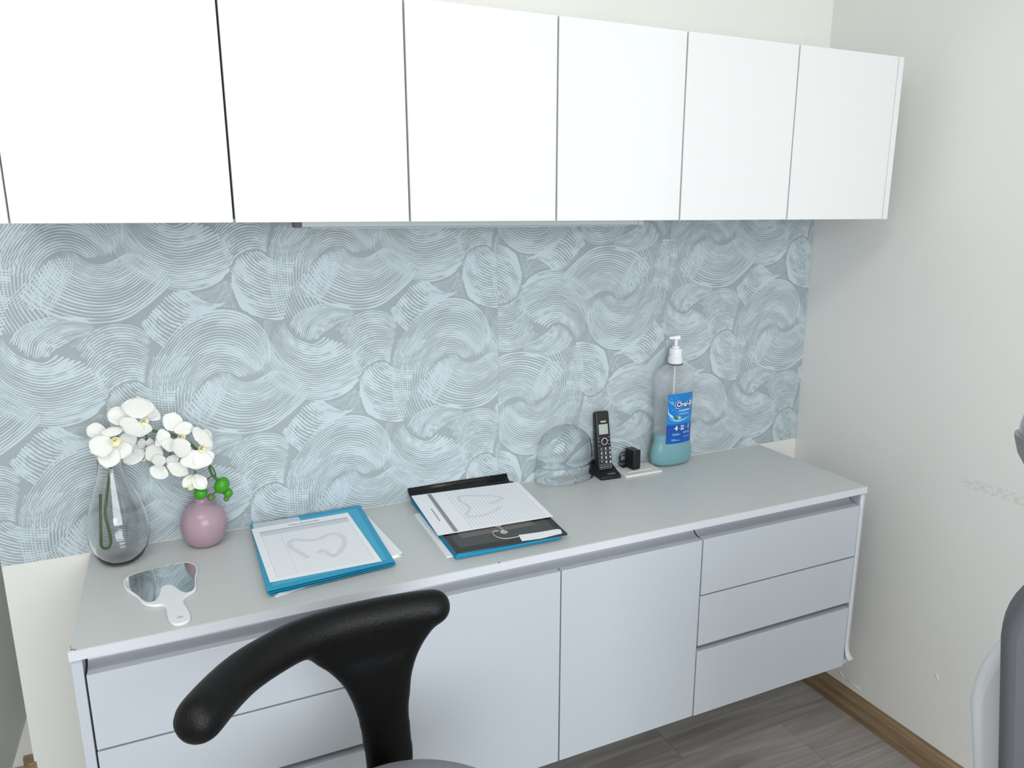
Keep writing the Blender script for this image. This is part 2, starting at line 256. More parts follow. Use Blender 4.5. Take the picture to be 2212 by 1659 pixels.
M_plate = mat('ivory_plate', rgb(232,230,224), 0.4)
M_bottle = mat('clear_bottle_plastic', rgb(206,212,216), 0.16, alpha=.26)
M_liq = mat('teal_mouthwash', rgb(66,160,174), 0.25)
M_lab = None
M_frost = mat('frosted_green_glass', rgb(228,234,230), 0.5, trans=.75, ior=1.2)
M_lampd = mat('opal_diffuser', rgb(205,212,214), 0.35)

def wood(name, ca, cb, axis, scale, rough=.45):
    m = bpy.data.materials.new(name); m.use_nodes = True; nt = m.node_tree; b = nt.nodes['Principled BSDF']
    tc = nt.nodes.new('ShaderNodeTexCoord'); mp = nt.nodes.new('ShaderNodeMapping')
    oi = nt.nodes.new('ShaderNodeObjectInfo'); ad = nt.nodes.new('ShaderNodeVectorMath'); ad.operation = 'ADD'
    sc = nt.nodes.new('ShaderNodeVectorMath'); sc.operation = 'SCALE'; sc.inputs['Scale'].default_value = 9.0
    cb3 = nt.nodes.new('ShaderNodeCombineXYZ')
    for k in 'XYZ': nt.links.new(oi.outputs['Random'], cb3.inputs[k])
    nt.links.new(cb3.outputs[0], sc.inputs[0]); nt.links.new(tc.outputs['Object'], ad.inputs[0]); nt.links.new(sc.outputs[0], ad.inputs[1])
    s = [scale*12]*3; s[axis] = scale
    mp.inputs['Scale'].default_value = s; nt.links.new(ad.outputs[0], mp.inputs['Vector'])
    n = nt.nodes.new('ShaderNodeTexNoise'); n.inputs['Scale'].default_value = 1.6; n.inputs['Detail'].default_value = 8; n.inputs['Distortion'].default_value = .9
    nt.links.new(mp.outputs[0], n.inputs['Vector'])
    r = nt.nodes.new('ShaderNodeValToRGB'); r.color_ramp.elements[0].position = .3; r.color_ramp.elements[1].position = .72
    r.color_ramp.elements[0].color = ca; r.color_ramp.elements[1].color = cb
    nt.links.new(n.outputs['Fac'], r.inputs[0]); nt.links.new(r.outputs[0], b.inputs['Base Color']); b.inputs['Roughness'].default_value = rough
    return m
M_plank = wood('grey_laminate_plank', rgb(134,128,125), rgb(176,170,166), 0, 1.6)
M_skirt = wood('brown_wood_skirting', rgb(120,98,72), rgb(172,148,118), 1, 1.6)
M_joint = mat('plank_joint', rgb(72,66,62), .8)

# ------------------------------------------------------------------ setting
XR, XL, YB = 2.003, -0.162, 0.486
XW, YF, ZC = -2.1, -3.4, 2.68
def struct(o): o['kind'] = 'structure'; return o
fl = struct(box('floor', XW-.1, XR+.1, YF-.1, YB+.1, -.05, -.004, M_joint))
# laminate planks, 0.2 m wide, laid along the back wall
PW = 0.2015; row = 0; y = 0.343; 
plank_meshes = {}
y_edges = []
yy = 0.546
while yy > YF: y_edges.append(yy); yy -= PW
for r_, ye in enumerate(y_edges):
    y1, y0 = min(ye, YB), max(ye-PW, YF)
    off = [0.0, .62, .28, .93][r_ % 4]
    x = XW - 1.29 + off
    while x < XR:
        a, b = max(x, XW), min(x+1.29, XR)
        if b-a > .02: box('plank', a+.0006, b-.0006, y0+.0006, y1-.0006, -.004, 0, M_plank, fl)
        x += 1.29
wb = struct(box('wall_back', XL, XR, 0.0, .6, 0, ZC, M_wall_b))
struct(box('wall_recess', XW, XL, YB, .6, 0, ZC, M_wall))
def scuffed_wall():
    m = M_wall.copy(); m.name = 'scuffed_plaster'; nt = m.node_tree; b = nt.nodes['Principled BSDF']
    tc = nt.nodes.new('ShaderNodeTexCoord'); sp = nt.nodes.new('ShaderNodeSeparateXYZ'); nt.links.new(tc.outputs['Object'], sp.inputs[0])
    def mth(op, a, bb=None):
        nd = nt.nodes.new('ShaderNodeMath'); nd.operation = op
        for i, q in enumerate((a, bb)):
            if q is None: continue
            if isinstance(q, (int, float)): nd.inputs[i].default_value = q
            else: nt.links.new(q, nd.inputs[i])
        return nd.outputs[0]
    Y, Z = sp.outputs['Y'], sp.outputs['Z']
    # a rubbed grey streak at chair-back height
    axis = mth('ADD', mth('MULTIPLY', mth('SUBTRACT', Y, SCUFF[0]), SCUFF[2]), SCUFF[1])
    band = mth('LESS_THAN', mth('ABSOLUTE', mth('SUBTRACT', Z, axis)), .013)
    n = nt.nodes.new('ShaderNodeTexNoise'); n.inputs['Scale'].default_value = 110; n.inputs['Detail'].default_value = 5
    nt.links.new(tc.outputs['Object'], n.inputs['Vector'])
    msk = mth('MULTIPLY', mth('MULTIPLY', band, mth('LESS_THAN', Y, SCUFF[0])), mth('GREATER_THAN', n.outputs['Fac'], .52))
    old = b.inputs['Base Color'].links[0].from_socket
    mx = nt.nodes.new('ShaderNodeMix'); mx.data_type = 'RGBA'; nt.links.new(mth('MULTIPLY', msk, .2), mx.inputs['Factor'])
    nt.links.new(old, mx.inputs['A']); mx.inputs['B'].default_value = rgb(170,168,162); nt.links.new(mx.outputs['Result'], b.inputs['Base Color'])
    return m
SCUFF = (-.562, .8424, -.0145)
DRIPS = [((-.2877,.0999),(-.3415,.0986)),((-.2557,.1142),(-.2751,.1017)),((-.5627,.2908),(-.5729,.276)),((-.6133,.2442),(-.6165,.2420)),((-.6405,.2357),(-.6432,.2335)),((-.3457,.1457),(-.3475,.1415)),((-.5285,1.2539),(-.5290,1.2495))]
wr = struct(box('wall_right', XR, XR+.1, YF, .6, 0, ZC, scuffed_wall()))
for k, ((ya, za), (yb, zb)) in enumerate(DRIPS):
    tube('plaster_drip', [(XR-.0004, ya, za), (XR-.0008, (ya+yb)/2, (za+zb)/2), (XR-.0004, yb, zb)], [.0008, .0014, .0008], M_wall, wr, 6)
struct(box('wall_left', XW-.1, XW, YF, .6, 0, ZC, M_wall))
struct(box('ceiling', XW-.1, XR+.1, YF-.1, .6, ZC, ZC+.1, M_wall))
# wall behind the camera with its window opening
wx0, wx1, wz0, wz1 = -.5, 1.5, .85, 2.4
v, f = merge([(boxv(XW-.1, wx0, YF-.1, YF, 0, ZC), BOXF), (boxv(wx1, XR+.1, YF-.1, YF, 0, ZC), BOXF),
              (boxv(wx0, wx1, YF-.1, YF, 0, wz0), BOXF), (boxv(wx0, wx1, YF-.1, YF, wz1, ZC), BOXF)])
struct(mesh('wall_front', v, f, M_wall))
wf = struct(mesh('window_1', *merge([(boxv(wx0, wx1, YF-.07, YF-.02, wz0, wz0+.05), BOXF), (boxv(wx0, wx1, YF-.07, YF-.02, wz1-.05, wz1), BOXF),
    (boxv(wx0, wx0+.05, YF-.07, YF-.02, wz0, wz1), BOXF), (boxv(wx1-.05, wx1, YF-.07, YF-.02, wz0, wz1), BOXF), (boxv(.47, .53, YF-.07, YF-.02, wz0, wz1), BOXF)]), M_white))
# skirting board on the right wall: bevelled top
sk = [(XR, 0), (XR-.014, 0), (XR-.014, .055), (XR-.010, .066), (XR-.004, .072), (XR-.004, .078), (XR, .078)]
n = len(sk); v = [(x, 0.0, z) for x, z in sk] + [(x, YF, z) for x, z in sk]
struct(mesh('baseboard_right', v, [tuple(range(n)), tuple(range(2*n-1, n-1, -1))] + [(i, (i+1) % n, n+(i+1) % n, n+i) for i in range(n)], M_skirt))
struct(box('baseboard_recess', -.292, XL, YB-.014, YB, 0, .03, M_skirt))
struct(box('trim_1', XL-.012, XL+.004, -.004, .02, .30, .335, M_skirt, bevel=.002))
# frosted greenish glass partition beyond the end of the wall
gp = empty('glass_partition', (-.25, .2, .207), 'greenish frosted glass partition beyond the wall end at far left', 'partition')
box('glass_panel', -.256, -.248, -.25, YB, .207, 2.1, M_frost, gp, bevel=.001)
box('wall_bracket', -.262, -.242, YB-.03, YB, .5, .56, M_chrome, gp, bevel=.002)
box('wall_bracket', -.262, -.242, YB-.03, YB, 1.7, 1.76, M_chrome, gp, bevel=.002)

# wallpaper: four sheets, the third hung upside down; embossed brush strokes
def lagr(k, s):
    t = np.linspace(0, 1, k); return [np.prod([(s-t[j])/(t[i]-t[j]) for j in range(k) if j != i]) if k > 1 else 1 for i in range(k)]
def resample(g, m=34):
    c = catmull(g, 10); d = np.r_[0, np.cumsum(np.linalg.norm(np.diff(c, axis=0), axis=1))]
    s = np.linspace(0, d[-1], m); return np.stack([np.interp(s, d, c[:, 0]), np.interp(s, d, c[:, 1])], 1)
rs = np.random.RandomState(3)
STROKES = []    # each: verts (n,2), faces
def build_fan(guides, n, w0, w1):
    G = [resample(g) for g in guides]; m = len(G[0]); lines = []
    for j in range(n):
        s = (j+.5)/n; lines.append(sum(w*g for w, g in zip(lagr(len(G), s), G)))
    parts = []; ph = rs.uniform(.6, 1.5, 4)*np.array((4, 1, 4, 1))
    for j in range(n):
        L = lines[j]; o = lines[j+1] if j+1 < n else lines[j-1]
        pitch = np.linalg.norm(L-o, axis=1); pitch = np.clip(pitch, .0022, .0095)
        t = np.linspace(0, 1, m)
        sj = j/n; fr = (w0*(1-t)+w1*t) * rs.uniform(.72, 1.3) * (1+.22*np.sin(ph[0]+4.5*t+ph[1]*sj*9)+.16*np.sin(ph[2]+9*t*ph[3]-14*sj))
        for _ in range(3):
            fr = fr*(1+.13*np.sin(t*rs.uniform(6, 40)+rs.uniform(0, 6.3)))
        w = pitch*np.clip(fr, .14, .98)
        a, b = rs.uniform(0, .05), 1-rs.uniform(0, .035)
        tt = a+(b-a)*t; P = np.stack([np.interp(tt, t, L[:, 0]), np.interp(tt, t, L[:, 1])], 1)
        P += rs.normal(0, .00018, P.shape)
        w[0] *= .35; w[1] *= .85; w[-1] *= .4; w[-2] *= .9
        if rs.rand() < .3:
            k = rs.randint(4, m-5); w[k:k+rs.randint(2, 5)] *= .45
        parts.append(ribbon(P, w))
    return merge([(p[0], p[1]) for p in parts])
for fan in FANS:
    v, f = build_fan(*fan); v = np.array(v); nst = len(v)//68; STROKES.append((v, np.array(f), np.repeat(.0008+rs.uniform(0, .0007, nst), 68)))
LA, LB = np.array((.532, 0)), np.array((.266, -.267))
ZTOP = 0.79
def sheet(name, x0, x1, rot, off):
    s = box(name, x0, x1, -.0006, .001, .8015, .80+ZTOP, M_paper_base, wb)
    V, F = [], []; base = 0
    for v, f, Y0 in STROKES:
        for i in range(-6, 9):
            for j in range(-6, 9):
                p = v + LA*i + LB*j
                if rot: p = np.array((1.617, .854)) - p
                p = p + off
                if p[:, 0].max() < x0 or p[:, 0].min() > x1 or p[:, 1].max() < .001 or p[:, 1].min() > ZTOP: continue
                V.append(np.c_[p, Y0+rs.uniform(0, .0001)]); F.append(f+base); base += len(p)
    V = np.concatenate(V); F = np.concatenate(F)
    V3 = np.stack([V[:, 0], -V[:, 2], V[:, 1]+.80], 1)
    me = bpy.data.meshes.new('brush_strokes'); me.from_pydata(V3.tolist(), [], F.tolist())
    bm = bmesh.new(); bm.from_mesh(me)
    for co, no in (((x0, 0, 0), (-1, 0, 0)), ((x1, 0, 0), (1, 0, 0)), ((0, 0, .8018), (0, 0, -1)), ((0, 0, .80+ZTOP), (0, 0, 1))):
        bmesh.ops.bisect_plane(bm, geom=bm.verts[:]+bm.edges[:]+bm.faces[:], plane_co=co, plane_no=no, clear_outer=True)
    bm.to_mesh(me); bm.free(); me.materials.append(M_stroke)
    o = bpy.data.objects.new('brush_strokes', me); C.objects.link(o); o.parent = s; o['kind'] = 'stuff'
    return s
sheet('wallpaper_sheet', XL, .425, False, np.array((0., 0.)))
sheet('wallpaper_sheet', .4252, .955, False, np.array((0., 0.)))
sheet('wallpaper_sheet', .9555, 1.4745, True, np.array((0., 0.)))
sheet('wallpaper_sheet', 1.475, XR-.001, False, np.array((-.025, .009)))

# ------------------------------------------------------------------ lower cabinets
ZT = .80; D = .408; FT = .018
top = empty('countertop', (.925, -.2, .78), 'long grey countertop on the wall-hung cabinet row under the wallpaper', 'countertop')
box('slab', 0, 1.85, -D+.001, -.001, .7817, ZT, M_top, top)
box('front_edge_band', 0, 1.85, -D-.0012, -D+.001, .7817, ZT-.0004, M_edge, top)
box('side_edge_band', -.0012, 0, -D, -.001, .7817, ZT-.0004, M_edge, top)
for k, (cx, cy, r) in enumerate([(.004, -.401, .0035), (.009, -.4045, .003), (.0015, -.392, .002), (.78, -.4075, .003)]):
    prism('chip', [(cx+r*rnd.uniform(.6, 1.2)*math.cos(a), max(-D-.001, cy+r*rnd.uniform(.4, .9)*math.sin(a))) for a in [i*math.pi/4 for i in range(8)]], ZT, ZT+.0002, mat('chipped_board', rgb(126,112,92), .8), top)

def channel(name, x0, x1, z0, z1, parent):
    # concave C-shaped pull channel behind the fronts
    prof = []; yf, dep = -D+.012, .022
    for i in range(11):
        a = -math.pi/2 + math.pi*i/10
        prof.append((yf+.004+dep*math.cos(a), (z0+z1)/2 + (z1-z0)/2*math.sin(a)))
    n = len(prof); v = [(x0, y, z) for y, z in prof]+[(x1, y, z) for y, z in prof]
    return mesh(name, v, [(i, i+1, n+i+1, n+i) for i in range(n-1)], M_chan, parent, smooth=True)
def carcass(parent, x0, x1):
    box('carcass', x0, x1, -D+.06, -.001, .272, .7812, M_carc, parent)
    box('gap_shade_sheet', x0+.002, x1-.002, -D+.0575, -D+.06, .272, .742, M_dark, parent)  # added dark sheet, paints shade into the gaps between fronts
def front(name, x0, x1, z0, z1, parent):
    return box(name, x0, x1, -D, -D+FT, z0, z1, M_front, parent, bevel=.0008, segs=1)
zA, zB, zC, zD, zE = .7495, .6016, .4655, .4490, .268
def drawer_unit(x0, x1, label, side):
    u = empty('drawer_cabinet', ((x0+x1)/2, -.2, .268), label, 'cabinet')
    a, b = (x0+.0205, x1-.0018) if side < 0 else (x0+.0018, x1-.0205)
    carcass(u, min(a, b), max(a, b))
    px = (x0, x0+.0168) if side < 0 else (x1-.0168, x1)
    box('side_panel', px[0], px[1], -D+.004, -.001, .27, .7817, M_front, u, bevel=.0008, segs=1)
    channel('pull_channel', a, b, .7485, .7815, u)
    front('drawer', a, b, zB+.0020, zA, u)
    front('drawer', a, b, zC, zB-.0020, u)
    channel('pull_channel', a, b, zD+.001, zC-.0005, u)
    front('drawer', a, b, zE, zD, u)
    return u
ul = drawer_unit(0, .5425, 'three-drawer white cabinet unit at the left end behind the black stool support', -1)
ur = drawer_unit(1.3115, 1.85, 'three-drawer white cabinet unit at the right end below the mouthwash', 1)
# peeling edge strip curling off the right side panel
st = [(-D+.003, z) for z in np.linspace(.778, .335, 12)] + [(-D+.001, .315), (-D-.004, .30), (-D-.013, .29)]
v = []
for y_, z_ in st: v += [(1.8338, y_, z_), (1.8498+max(0, (.315-z_)*.25), y_-.0003, z_)]
o = mesh('edge_strip', v, [(2*i, 2*i+1, 2*i+3, 2*i+2) for i in range(len(st)-1)], M_edge, ur, smooth=True)
o.modifiers.new('solid', 'SOLIDIFY').thickness = .001
um = empty('two_door_cabinet', (.927, -.2, .268), 'white cabinet unit with two tall flat doors between the drawer units', 'cabinet')
carcass(um, .5437, 1.3103)
channel('pull_channel', .5437, 1.3103, .7485, .7815, um)
front('door', .5440, .9262, .2695, zA, um); front('door', .9292, 1.3095, .2695, zA, um)

# ------------------------------------------------------------------ upper cabinets
DX = [-.0041, .3209, .6313, .9404, 1.2472, 1.5583, 1.8789]; UY = -.342; UB, UT = 1.4952, 1.8825
lab = ['white two-door wall cabinet at the left end of the upper row', 'white two-door wall cabinet in the middle of the upper row above the lamp strip', 'white two-door wall cabinet at the right end of the upper row']
for k in range(3):
    a, b, c = DX[2*k], DX[2*k+1], DX[2*k+2]
    x0 = a-.018 if k == 0 else a+.0004; x1 = c+.018 if k == 2 else c-.0004
    u = empty('wall_cabinet', ((x0+x1)/2, -.17, UB), lab[k], 'cabinet', 'wall cabinets in the upper row')
    box('carcass', max(x0, a), min(x1, c), UY+.024, -.0015, UB+.004, UT-.002, M_white, u)
    box('gap_shade_sheet', max(x0, a)+.002, min(x1, c)-.002, UY+.0235, UY+.024, UB+.006, UT-.004, M_dark, u)  # dark sheet added behind the doors to paint the gap shade
    for p, q in ((a, b), (b, c)): box('door', p+.0018, q-.0018, UY, UY+.018, UB, UT, M_white, u, bevel=.0008, segs=1)
    if k == 0: box('end_panel', a-.018, a-.0005, UY+.001, -.0015, UB, UT, M_white, u, bevel=.0008, segs=1)
    if k == 2: box('end_panel', c+.0008, c+.0188, UY+.001, -.0015, UB, UT, M_white, u, bevel=.0008, segs=1)
lp = empty('strip_lamp', (.85, -.2, 1.485), 'slim unlit strip lamp fixed under the middle wall cabinets', 'lamp')
box('housing', .452, 1.225, -.215, -.185, 1.4845, 1.499, M_lampd, lp, bevel=.002)
box('diffuser', .470, 1.20, -.212, -.188, 1.4815, 1.4846, M_lampd, lp, bevel=.002)
box('end_cap', .438, .452, -.216, -.184, 1.484, 1.499, M_key, lp, bevel=.001)
box('end_cap', 1.225, 1.239, -.216, -.184, 1.484, 1.499, M_lampd, lp, bevel=.001)
# unseen frame, made up to hold the added ceiling light
cp = empty('added_ceiling_frame', (-.25, -1.75, 2.66), 'unseen white frame around the added ceiling light', 'lamp')
v, f = merge([(boxv(-.86, .36, -2.06, -2.03, 2.66, 2.68), BOXF), (boxv(-.86, .36, -1.47, -1.44, 2.66, 2.68), BOXF), (boxv(-.86, -.83, -2.03, -1.47, 2.66, 2.68), BOXF), (boxv(.33, .36, -2.03, -1.47, 2.66, 2.68), BOXF)])
mesh('frame', v, f, M_white, cp)
# ------------------------------------------------------------------ pink vase, glass vase, orchid
pv = lathe('bud_vase', [(.0, 0), (.022, 0), (.030, .003), (.040, .014), (.0465, .030), (.0485, .047), (.0465, .064), (.040, .079), (.029, .090), (.018, .0965), (.0138, .101), (.0132, .112), (.0138, .118), (.0128, .1185), (.0112, .117), (.0112, .100), (.02, .09), (.0, .085)],
           (.2275, -.053, ZT), M_pink, n=56)
tag(pv, 'round mauve ceramic bud vase with a short neck', 'vase')
gv = lathe('glass_vase', [(0, 0.001), (.024, 0), (.032, .003), (.043, .013), (.052, .032), (.0575, .058), (.0580, .080), (.0545, .105), (.046, .135), (.036, .163), (.028, .188), (.0235, .21), (.0225, .226),
            (.0211, .2268), (.0205, .21), (.025, .188), (.033, .163), (.0432, .135), (.0517, .105), (.0553, .080), (.0545, .058), (.049, .036), (.0405, .0165), (.028, .0085), (0, .0065)],
           (.0640, -.072, ZT), M_glass, n=56)
tag(gv, 'clear teardrop glass vase holding the orchid stem', 'vase')

orc = empty('orchid_spray', (.064, -.072, ZT+.02), 'artificial white orchid spray with green buds standing in the glass vase', 'flower')
tube('stem', catmull(STEM, 5), .0029, M_stem, orc, 10)
for br in BRANCH: tube('stalk', catmull(br, 4), .0016, M_stem, orc, 8)
CV = np.array(CAM)
def petal_vf(b, t, w, cup, seed):
    r = random.Random(seed); b, t = np.array(b), np.array(t); ax = t-b; L = np.linalg.norm(ax); ax /= L
    view = CV-(b+t)/2; view /= np.linalg.norm(view)
    nrm = view - ax*np.dot(view, ax); nrm /= np.linalg.norm(nrm)
    nrm = nrm + np.array((0, -.25, .3)); nrm -= ax*np.dot(nrm, ax); nrm /= np.linalg.norm(nrm)
    sd = np.cross(ax, nrm); NU, NV = 10, 9; v, f = [], []
    bend = r.uniform(-.10, .16)
    for i in range(NU+1):
        s = (1-math.cos(math.pi*i/NU))/2; s_ = (.04+.96*s)**1.25; wd = w/2*max(0, 1-(2*s_-1)**2)**.6*(1+.05*math.sin(9*s+seed))
        for j in range(NV):
            q = -1+2*j/(NV-1)
            off = cup*w*(q*q) - bend*L*(s*s) + .012*w*math.sin(7*q+3*s+seed)
            p = b + ax*(L*s*(1-.05*q*q)) + sd*(wd*q) + nrm*off
            v.append(p)
    for i in range(NU):
        for j in range(NV-1): f.append((i*NV+j, i*NV+j+1, (i+1)*NV+j+1, (i+1)*NV+j))
    return v, f
def petal(name, b, t, w, cup, seed, parent, m=None):
    v, f = petal_vf(b, t, w, cup, seed); o = mesh(name, v, f, m or M_petal, parent, smooth=True)
    s = o.modifiers.new('solid', 'SOLIDIFY'); s.thickness = .0007; s.offset = 0
    return o
for k, (c, ps) in enumerate(FLOWERS):
    c = np.array(c); view = (CV-c)/np.linalg.norm(CV-c)
    # lip: small cupped trumpet
    R = Vector(view + np.array((.35 if k != 0 else .15, 0, -.25))).to_track_quat('Z', 'Y').to_matrix()
    pr = [(.0016, -.006), (.004, -.003), (.0062, .001), (.0078, .005), (.0086, .0075), (.0070, .006), (.0045, .001), (.0, -.002)]
    sc_ = .62 if k in (4, 5) else (1.2 if k == 0 else 1.0)
    v, f = lathe_vf([(a*sc_, b*sc_) for a, b in pr], (0, 0, 0), 16)
    v = [tuple(Vector(c) + R @ Vector((p[0]*(1+.15*math.sin(5*math.atan2(p[1], p[0]))), p[1], p[2]))) for p in v]
    lip = mesh('flower', v, f, M_lip, orc, smooth=True)
    for q in range(4):
        p = Vector(c) + R @ Vector((rnd.uniform(-.003, .003), rnd.uniform(-.003, .003), .0025*sc_))
        vv, ff = lathe_vf([(0, -.001), (.0012, 0), (0, .001)], p, 8)
        mesh('speckle', vv, ff, M_spot, lip, smooth=True)
    if k in (2, 3):
        p = Vector(c) + R @ Vector((-.001, -.003, .002)); vv, ff = lathe_vf([(0, -.003), (.003, -.001), (.0032, .001), (0, .003)], p, 12); mesh('throat', vv, ff, M_yel, lip, smooth=True)
    for j, (b, t, w) in enumerate(ps): petal('petal', b, t, w, .10 if j % 2 else .05, k*10+j, lip)
hb = petal('half_open_bud', *HALF_BUD[0], .22, 91, orc)
petal('petal', *HALF_BUD[1], .22, 92, hb); petal('lip', *HALF_BUD[2], .25, 93, hb, M_lip)
for k, (c, r, e) in enumerate(BUDS):
    pr = [(r*math.sin(a)*(1+.08*math.cos(a)), -r*e*math.cos(a)) for a in [math.pi*i/12 for i in range(13)]]; pr[0] = (0, -r*e); pr[-1] = (0, r*e)
    v, f = lathe_vf(pr, (0, 0, 0), 18); T = Matrix.Translation(c) @ Matrix.Rotation([.5, .4, 0, .2, -.6][k], 4, 'Y')
    mesh('bud', [tuple(T @ Vector((p[0]*(1+.03*math.cos(3*math.atan2(p[1], p[0]))), p[1], p[2]))) for p in v], f, M_bud if k in (0, 1, 4) else M_bud2, orc, smooth=True)

# ------------------------------------------------------------------ tooth-shaped hand mirror
hm = empty('hand_mirror', (.17, -.27, ZT), 'white tooth-shaped hand mirror lying face up on the countertop', 'mirror')
prism('mirror_body', closed_smooth(MIRROR_OUT, 4), ZT, ZT+.0058, M_wht, hm, bevel=.0018, segs=3, angle=60)
prism('mirror_glass', closed_smooth(MIRROR_GLASS, 4), ZT+.0058, ZT+.0061, M_mir, hm)
hx, hy = MIRROR_HOLE[0]
prism('hanging_hole', [(hx+.0055*math.cos(a), hy+.004*math.sin(a)) for a in [i*math.pi/8 for i in range(16)]], ZT+.0058, ZT+.0060, mat('hole_shade', rgb(196,200,206), .5), hm)
# ------------------------------------------------------------------ papers and folders
def quadprism(name, q, z0, z1, m, parent=None, bevel=0.0, shrink=0.0, uv=False):
    q = [np.array(p) for p in q]; c = sum(q)/4; q = [tuple(p+(c-p)*shrink) for p in q]
    o = prism(name, [q[3], q[2], q[1], q[0]], z0, z1, m, parent, bevel=bevel, segs=1)
    return o
def sheet_mat(name, n, vertical, x0, x1, y0, y1, rules=()):
    m = bpy.data.materials.new(name); m.use_nodes = True; nt = m.node_tree; b = nt.nodes['Principled BSDF']; b.inputs['Roughness'].default_value = .7
    uv = nt.nodes.new('ShaderNodeUVMap'); sp = nt.nodes.new('ShaderNodeSeparateXYZ'); nt.links.new(uv.outputs[0], sp.inputs[0])
    def mth(op, a, bb):
        nd = nt.nodes.new('ShaderNodeMath'); nd.operation = op
        for i, q in enumerate((a, bb)):
            if q is None: continue
            if isinstance(q, (int, float)): nd.inputs[i].default_value = q
            else: nt.links.new(q, nd.inputs[i])
        return nd.outputs[0]
    U, V = sp.outputs['X'], sp.outputs['Y']; A = U if vertical else V
    line = mth('LESS_THAN', mth('FRACT', mth('MULTIPLY', A, n), None), .16)
    ins = mth('MULTIPLY', mth('MULTIPLY', mth('GREATER_THAN', U, x0), mth('LESS_THAN', U, x1)), mth('MULTIPLY', mth('GREATER_THAN', V, y0), mth('LESS_THAN', V, y1)))
    fac = mth('MULTIPLY', line, ins)
    for r in rules: fac = mth('MAXIMUM', fac, mth('MULTIPLY', mth('LESS_THAN', mth('ABSOLUTE', mth('SUBTRACT', U, r), None), .0018), mth('MULTIPLY', mth('GREATER_THAN', V, y0), mth('LESS_THAN', V, y1))))
    mx = nt.nodes.new('ShaderNodeMix'); mx.data_type = 'RGBA'; mx.inputs['A'].default_value = rgb(250,251,255); mx.inputs['B'].default_value = rgb(206,213,224)
    nt.links.new(fac, mx.inputs['Factor']); nt.links.new(mx.outputs['Result'], b.inputs['Base Color'])
    return m
def sheet_obj(name, q, z, m, parent=None, lift=None):
    N = 8; v, f, uvs = [], [], []
    for j in range(N+1):
        for i in range(N+1):
            p = bilerp(q, i/N, j/N); v.append((p[0], p[1], z + (lift(i/N, j/N) if lift else 0))); uvs.append((i/N, 1-j/N))
    for j in range(N):
        for i in range(N): a = j*(N+1)+i; f.append((a, a+N+1, a+N+2, a+1))
    me = bpy.data.meshes.new(name); me.from_pydata(v, [], f); uvl = me.uv_layers.new(name='UVMap')
    for lo in me.loops: uvl.data[lo.index].uv = uvs[lo.vertex_index]
    me.materials.append(m); o = bpy.data.objects.new(name, me); C.objects.link(o); adopt(o, parent)
    s = o.modifiers.new('solid', 'SOLIDIFY'); s.thickness = .0004; s.offset = -1
    return o
def flat_ribbon(name, pts, w, z, m, parent, per=6):
    P = catmull(pts, per); v, f = ribbon(P, w); return mesh(name, [(p[0], p[1], z) for p in v], f, m, parent)
def text_on(name, s, size, o, ex, ey, z, m, parent, bold=0.0, align='CENTER'):
    v, f = text_vf(s, size, bold, align); ex, ey = np.array(ex), np.array(ey)
    ex = ex/np.linalg.norm(ex); ey = ey/np.linalg.norm(ey)
    return mesh(name, [(o[0]+ex[0]*p[0]+ey[0]*p[1], o[1]+ex[1]*p[0]+ey[1]*p[1], z) for p in v], f, m, parent)

# left pile
def rot_quad(q, ang, sc=1.0, dx=0, dy=0):
    q = [np.array(p) for p in q]; c = sum(q)/4; ca, sa = math.cos(ang), math.sin(ang)
    return [tuple(c + np.array((ca*(p-c)[0]-sa*(p-c)[1], sa*(p-c)[0]+ca*(p-c)[1]))*sc + np.array((dx, dy))) for p in q]
zq = ZT
for k, (an, dx, dy) in enumerate([(.02, .003, 0), (-.01, 0, .004), (.035, .006, .002)]):
    o = quadprism('paper_bundle', rot_quad(UNDER_A, an, 1, dx, dy), zq, zq+.0018, M_sheet)
    tag(o, ['lowest white paper bundle under the left blue folders', 'middle white paper bundle under the left blue folders', 'uppermost white paper bundle under the left blue folders'][k], 'paper', 'paper bundles under the left folders'); zq += .0019
for k, (an, dx, dy) in enumerate([(.010, .002, .002), (0, 0, 0)]):
    q = rot_quad(FOLDER_A, an, 1, dx, dy)
    fo = empty('document_folder', (.45, -.2, zq), ['bottom turquoise folder of the left pile resting on papers', 'top turquoise folder of the left pile under the ruled tooth sheet'][k], 'folder', 'turquoise folders of the left pile')
    quadprism('back_cover', q, zq, zq+.0012, M_blue, fo); quadprism('contents', q, zq+.0012, zq+.0038, M_sheet if k < 1 else M_blue2, fo, shrink=.05)
    quadprism('front_cover', q, zq+.0038, zq+.0046, M_blue, fo, bevel=.0003)
    if k == 1:
        quadprism('inner_sheet', q, zq+.0046, zq+.0048, M_blue2, fo, shrink=.10)
        prism('index_tab', TAB_A, zq+.0046, zq+.0052, M_tabp, fo)
    zq += .005
sa = empty('evolution_sheet', (.44, -.2, zq), 'white ruled form with pale tooth print on the left folder pile', 'paper')
zs = zq+.0008
sh = sheet_obj('sheet', PAPER_A, zs, sheet_mat('ruled_form', 34, False, .07, .95, .05, .80, (.07, .25, .95)), sa)
flat_ribbon('tooth_print', TOOTH_A, .011, zs+.0003, M_print, sa)
ex = np.array(PAPER_A[1])-np.array(PAPER_A[0]); ey = np.array(PAPER_A[0])-np.array(PAPER_A[3])
text_on('heading_print', 'Hoja Evolución', .0115, bilerp(PAPER_A, .52, .055), ex, ey, zs+.0003, M_ink, sa)
flat_ribbon('header_rule', [bilerp(PAPER_A, .06, .105), bilerp(PAPER_A, .5, .105), bilerp(PAPER_A, .96, .105)], .0022, zs+.0003, M_band, sa)
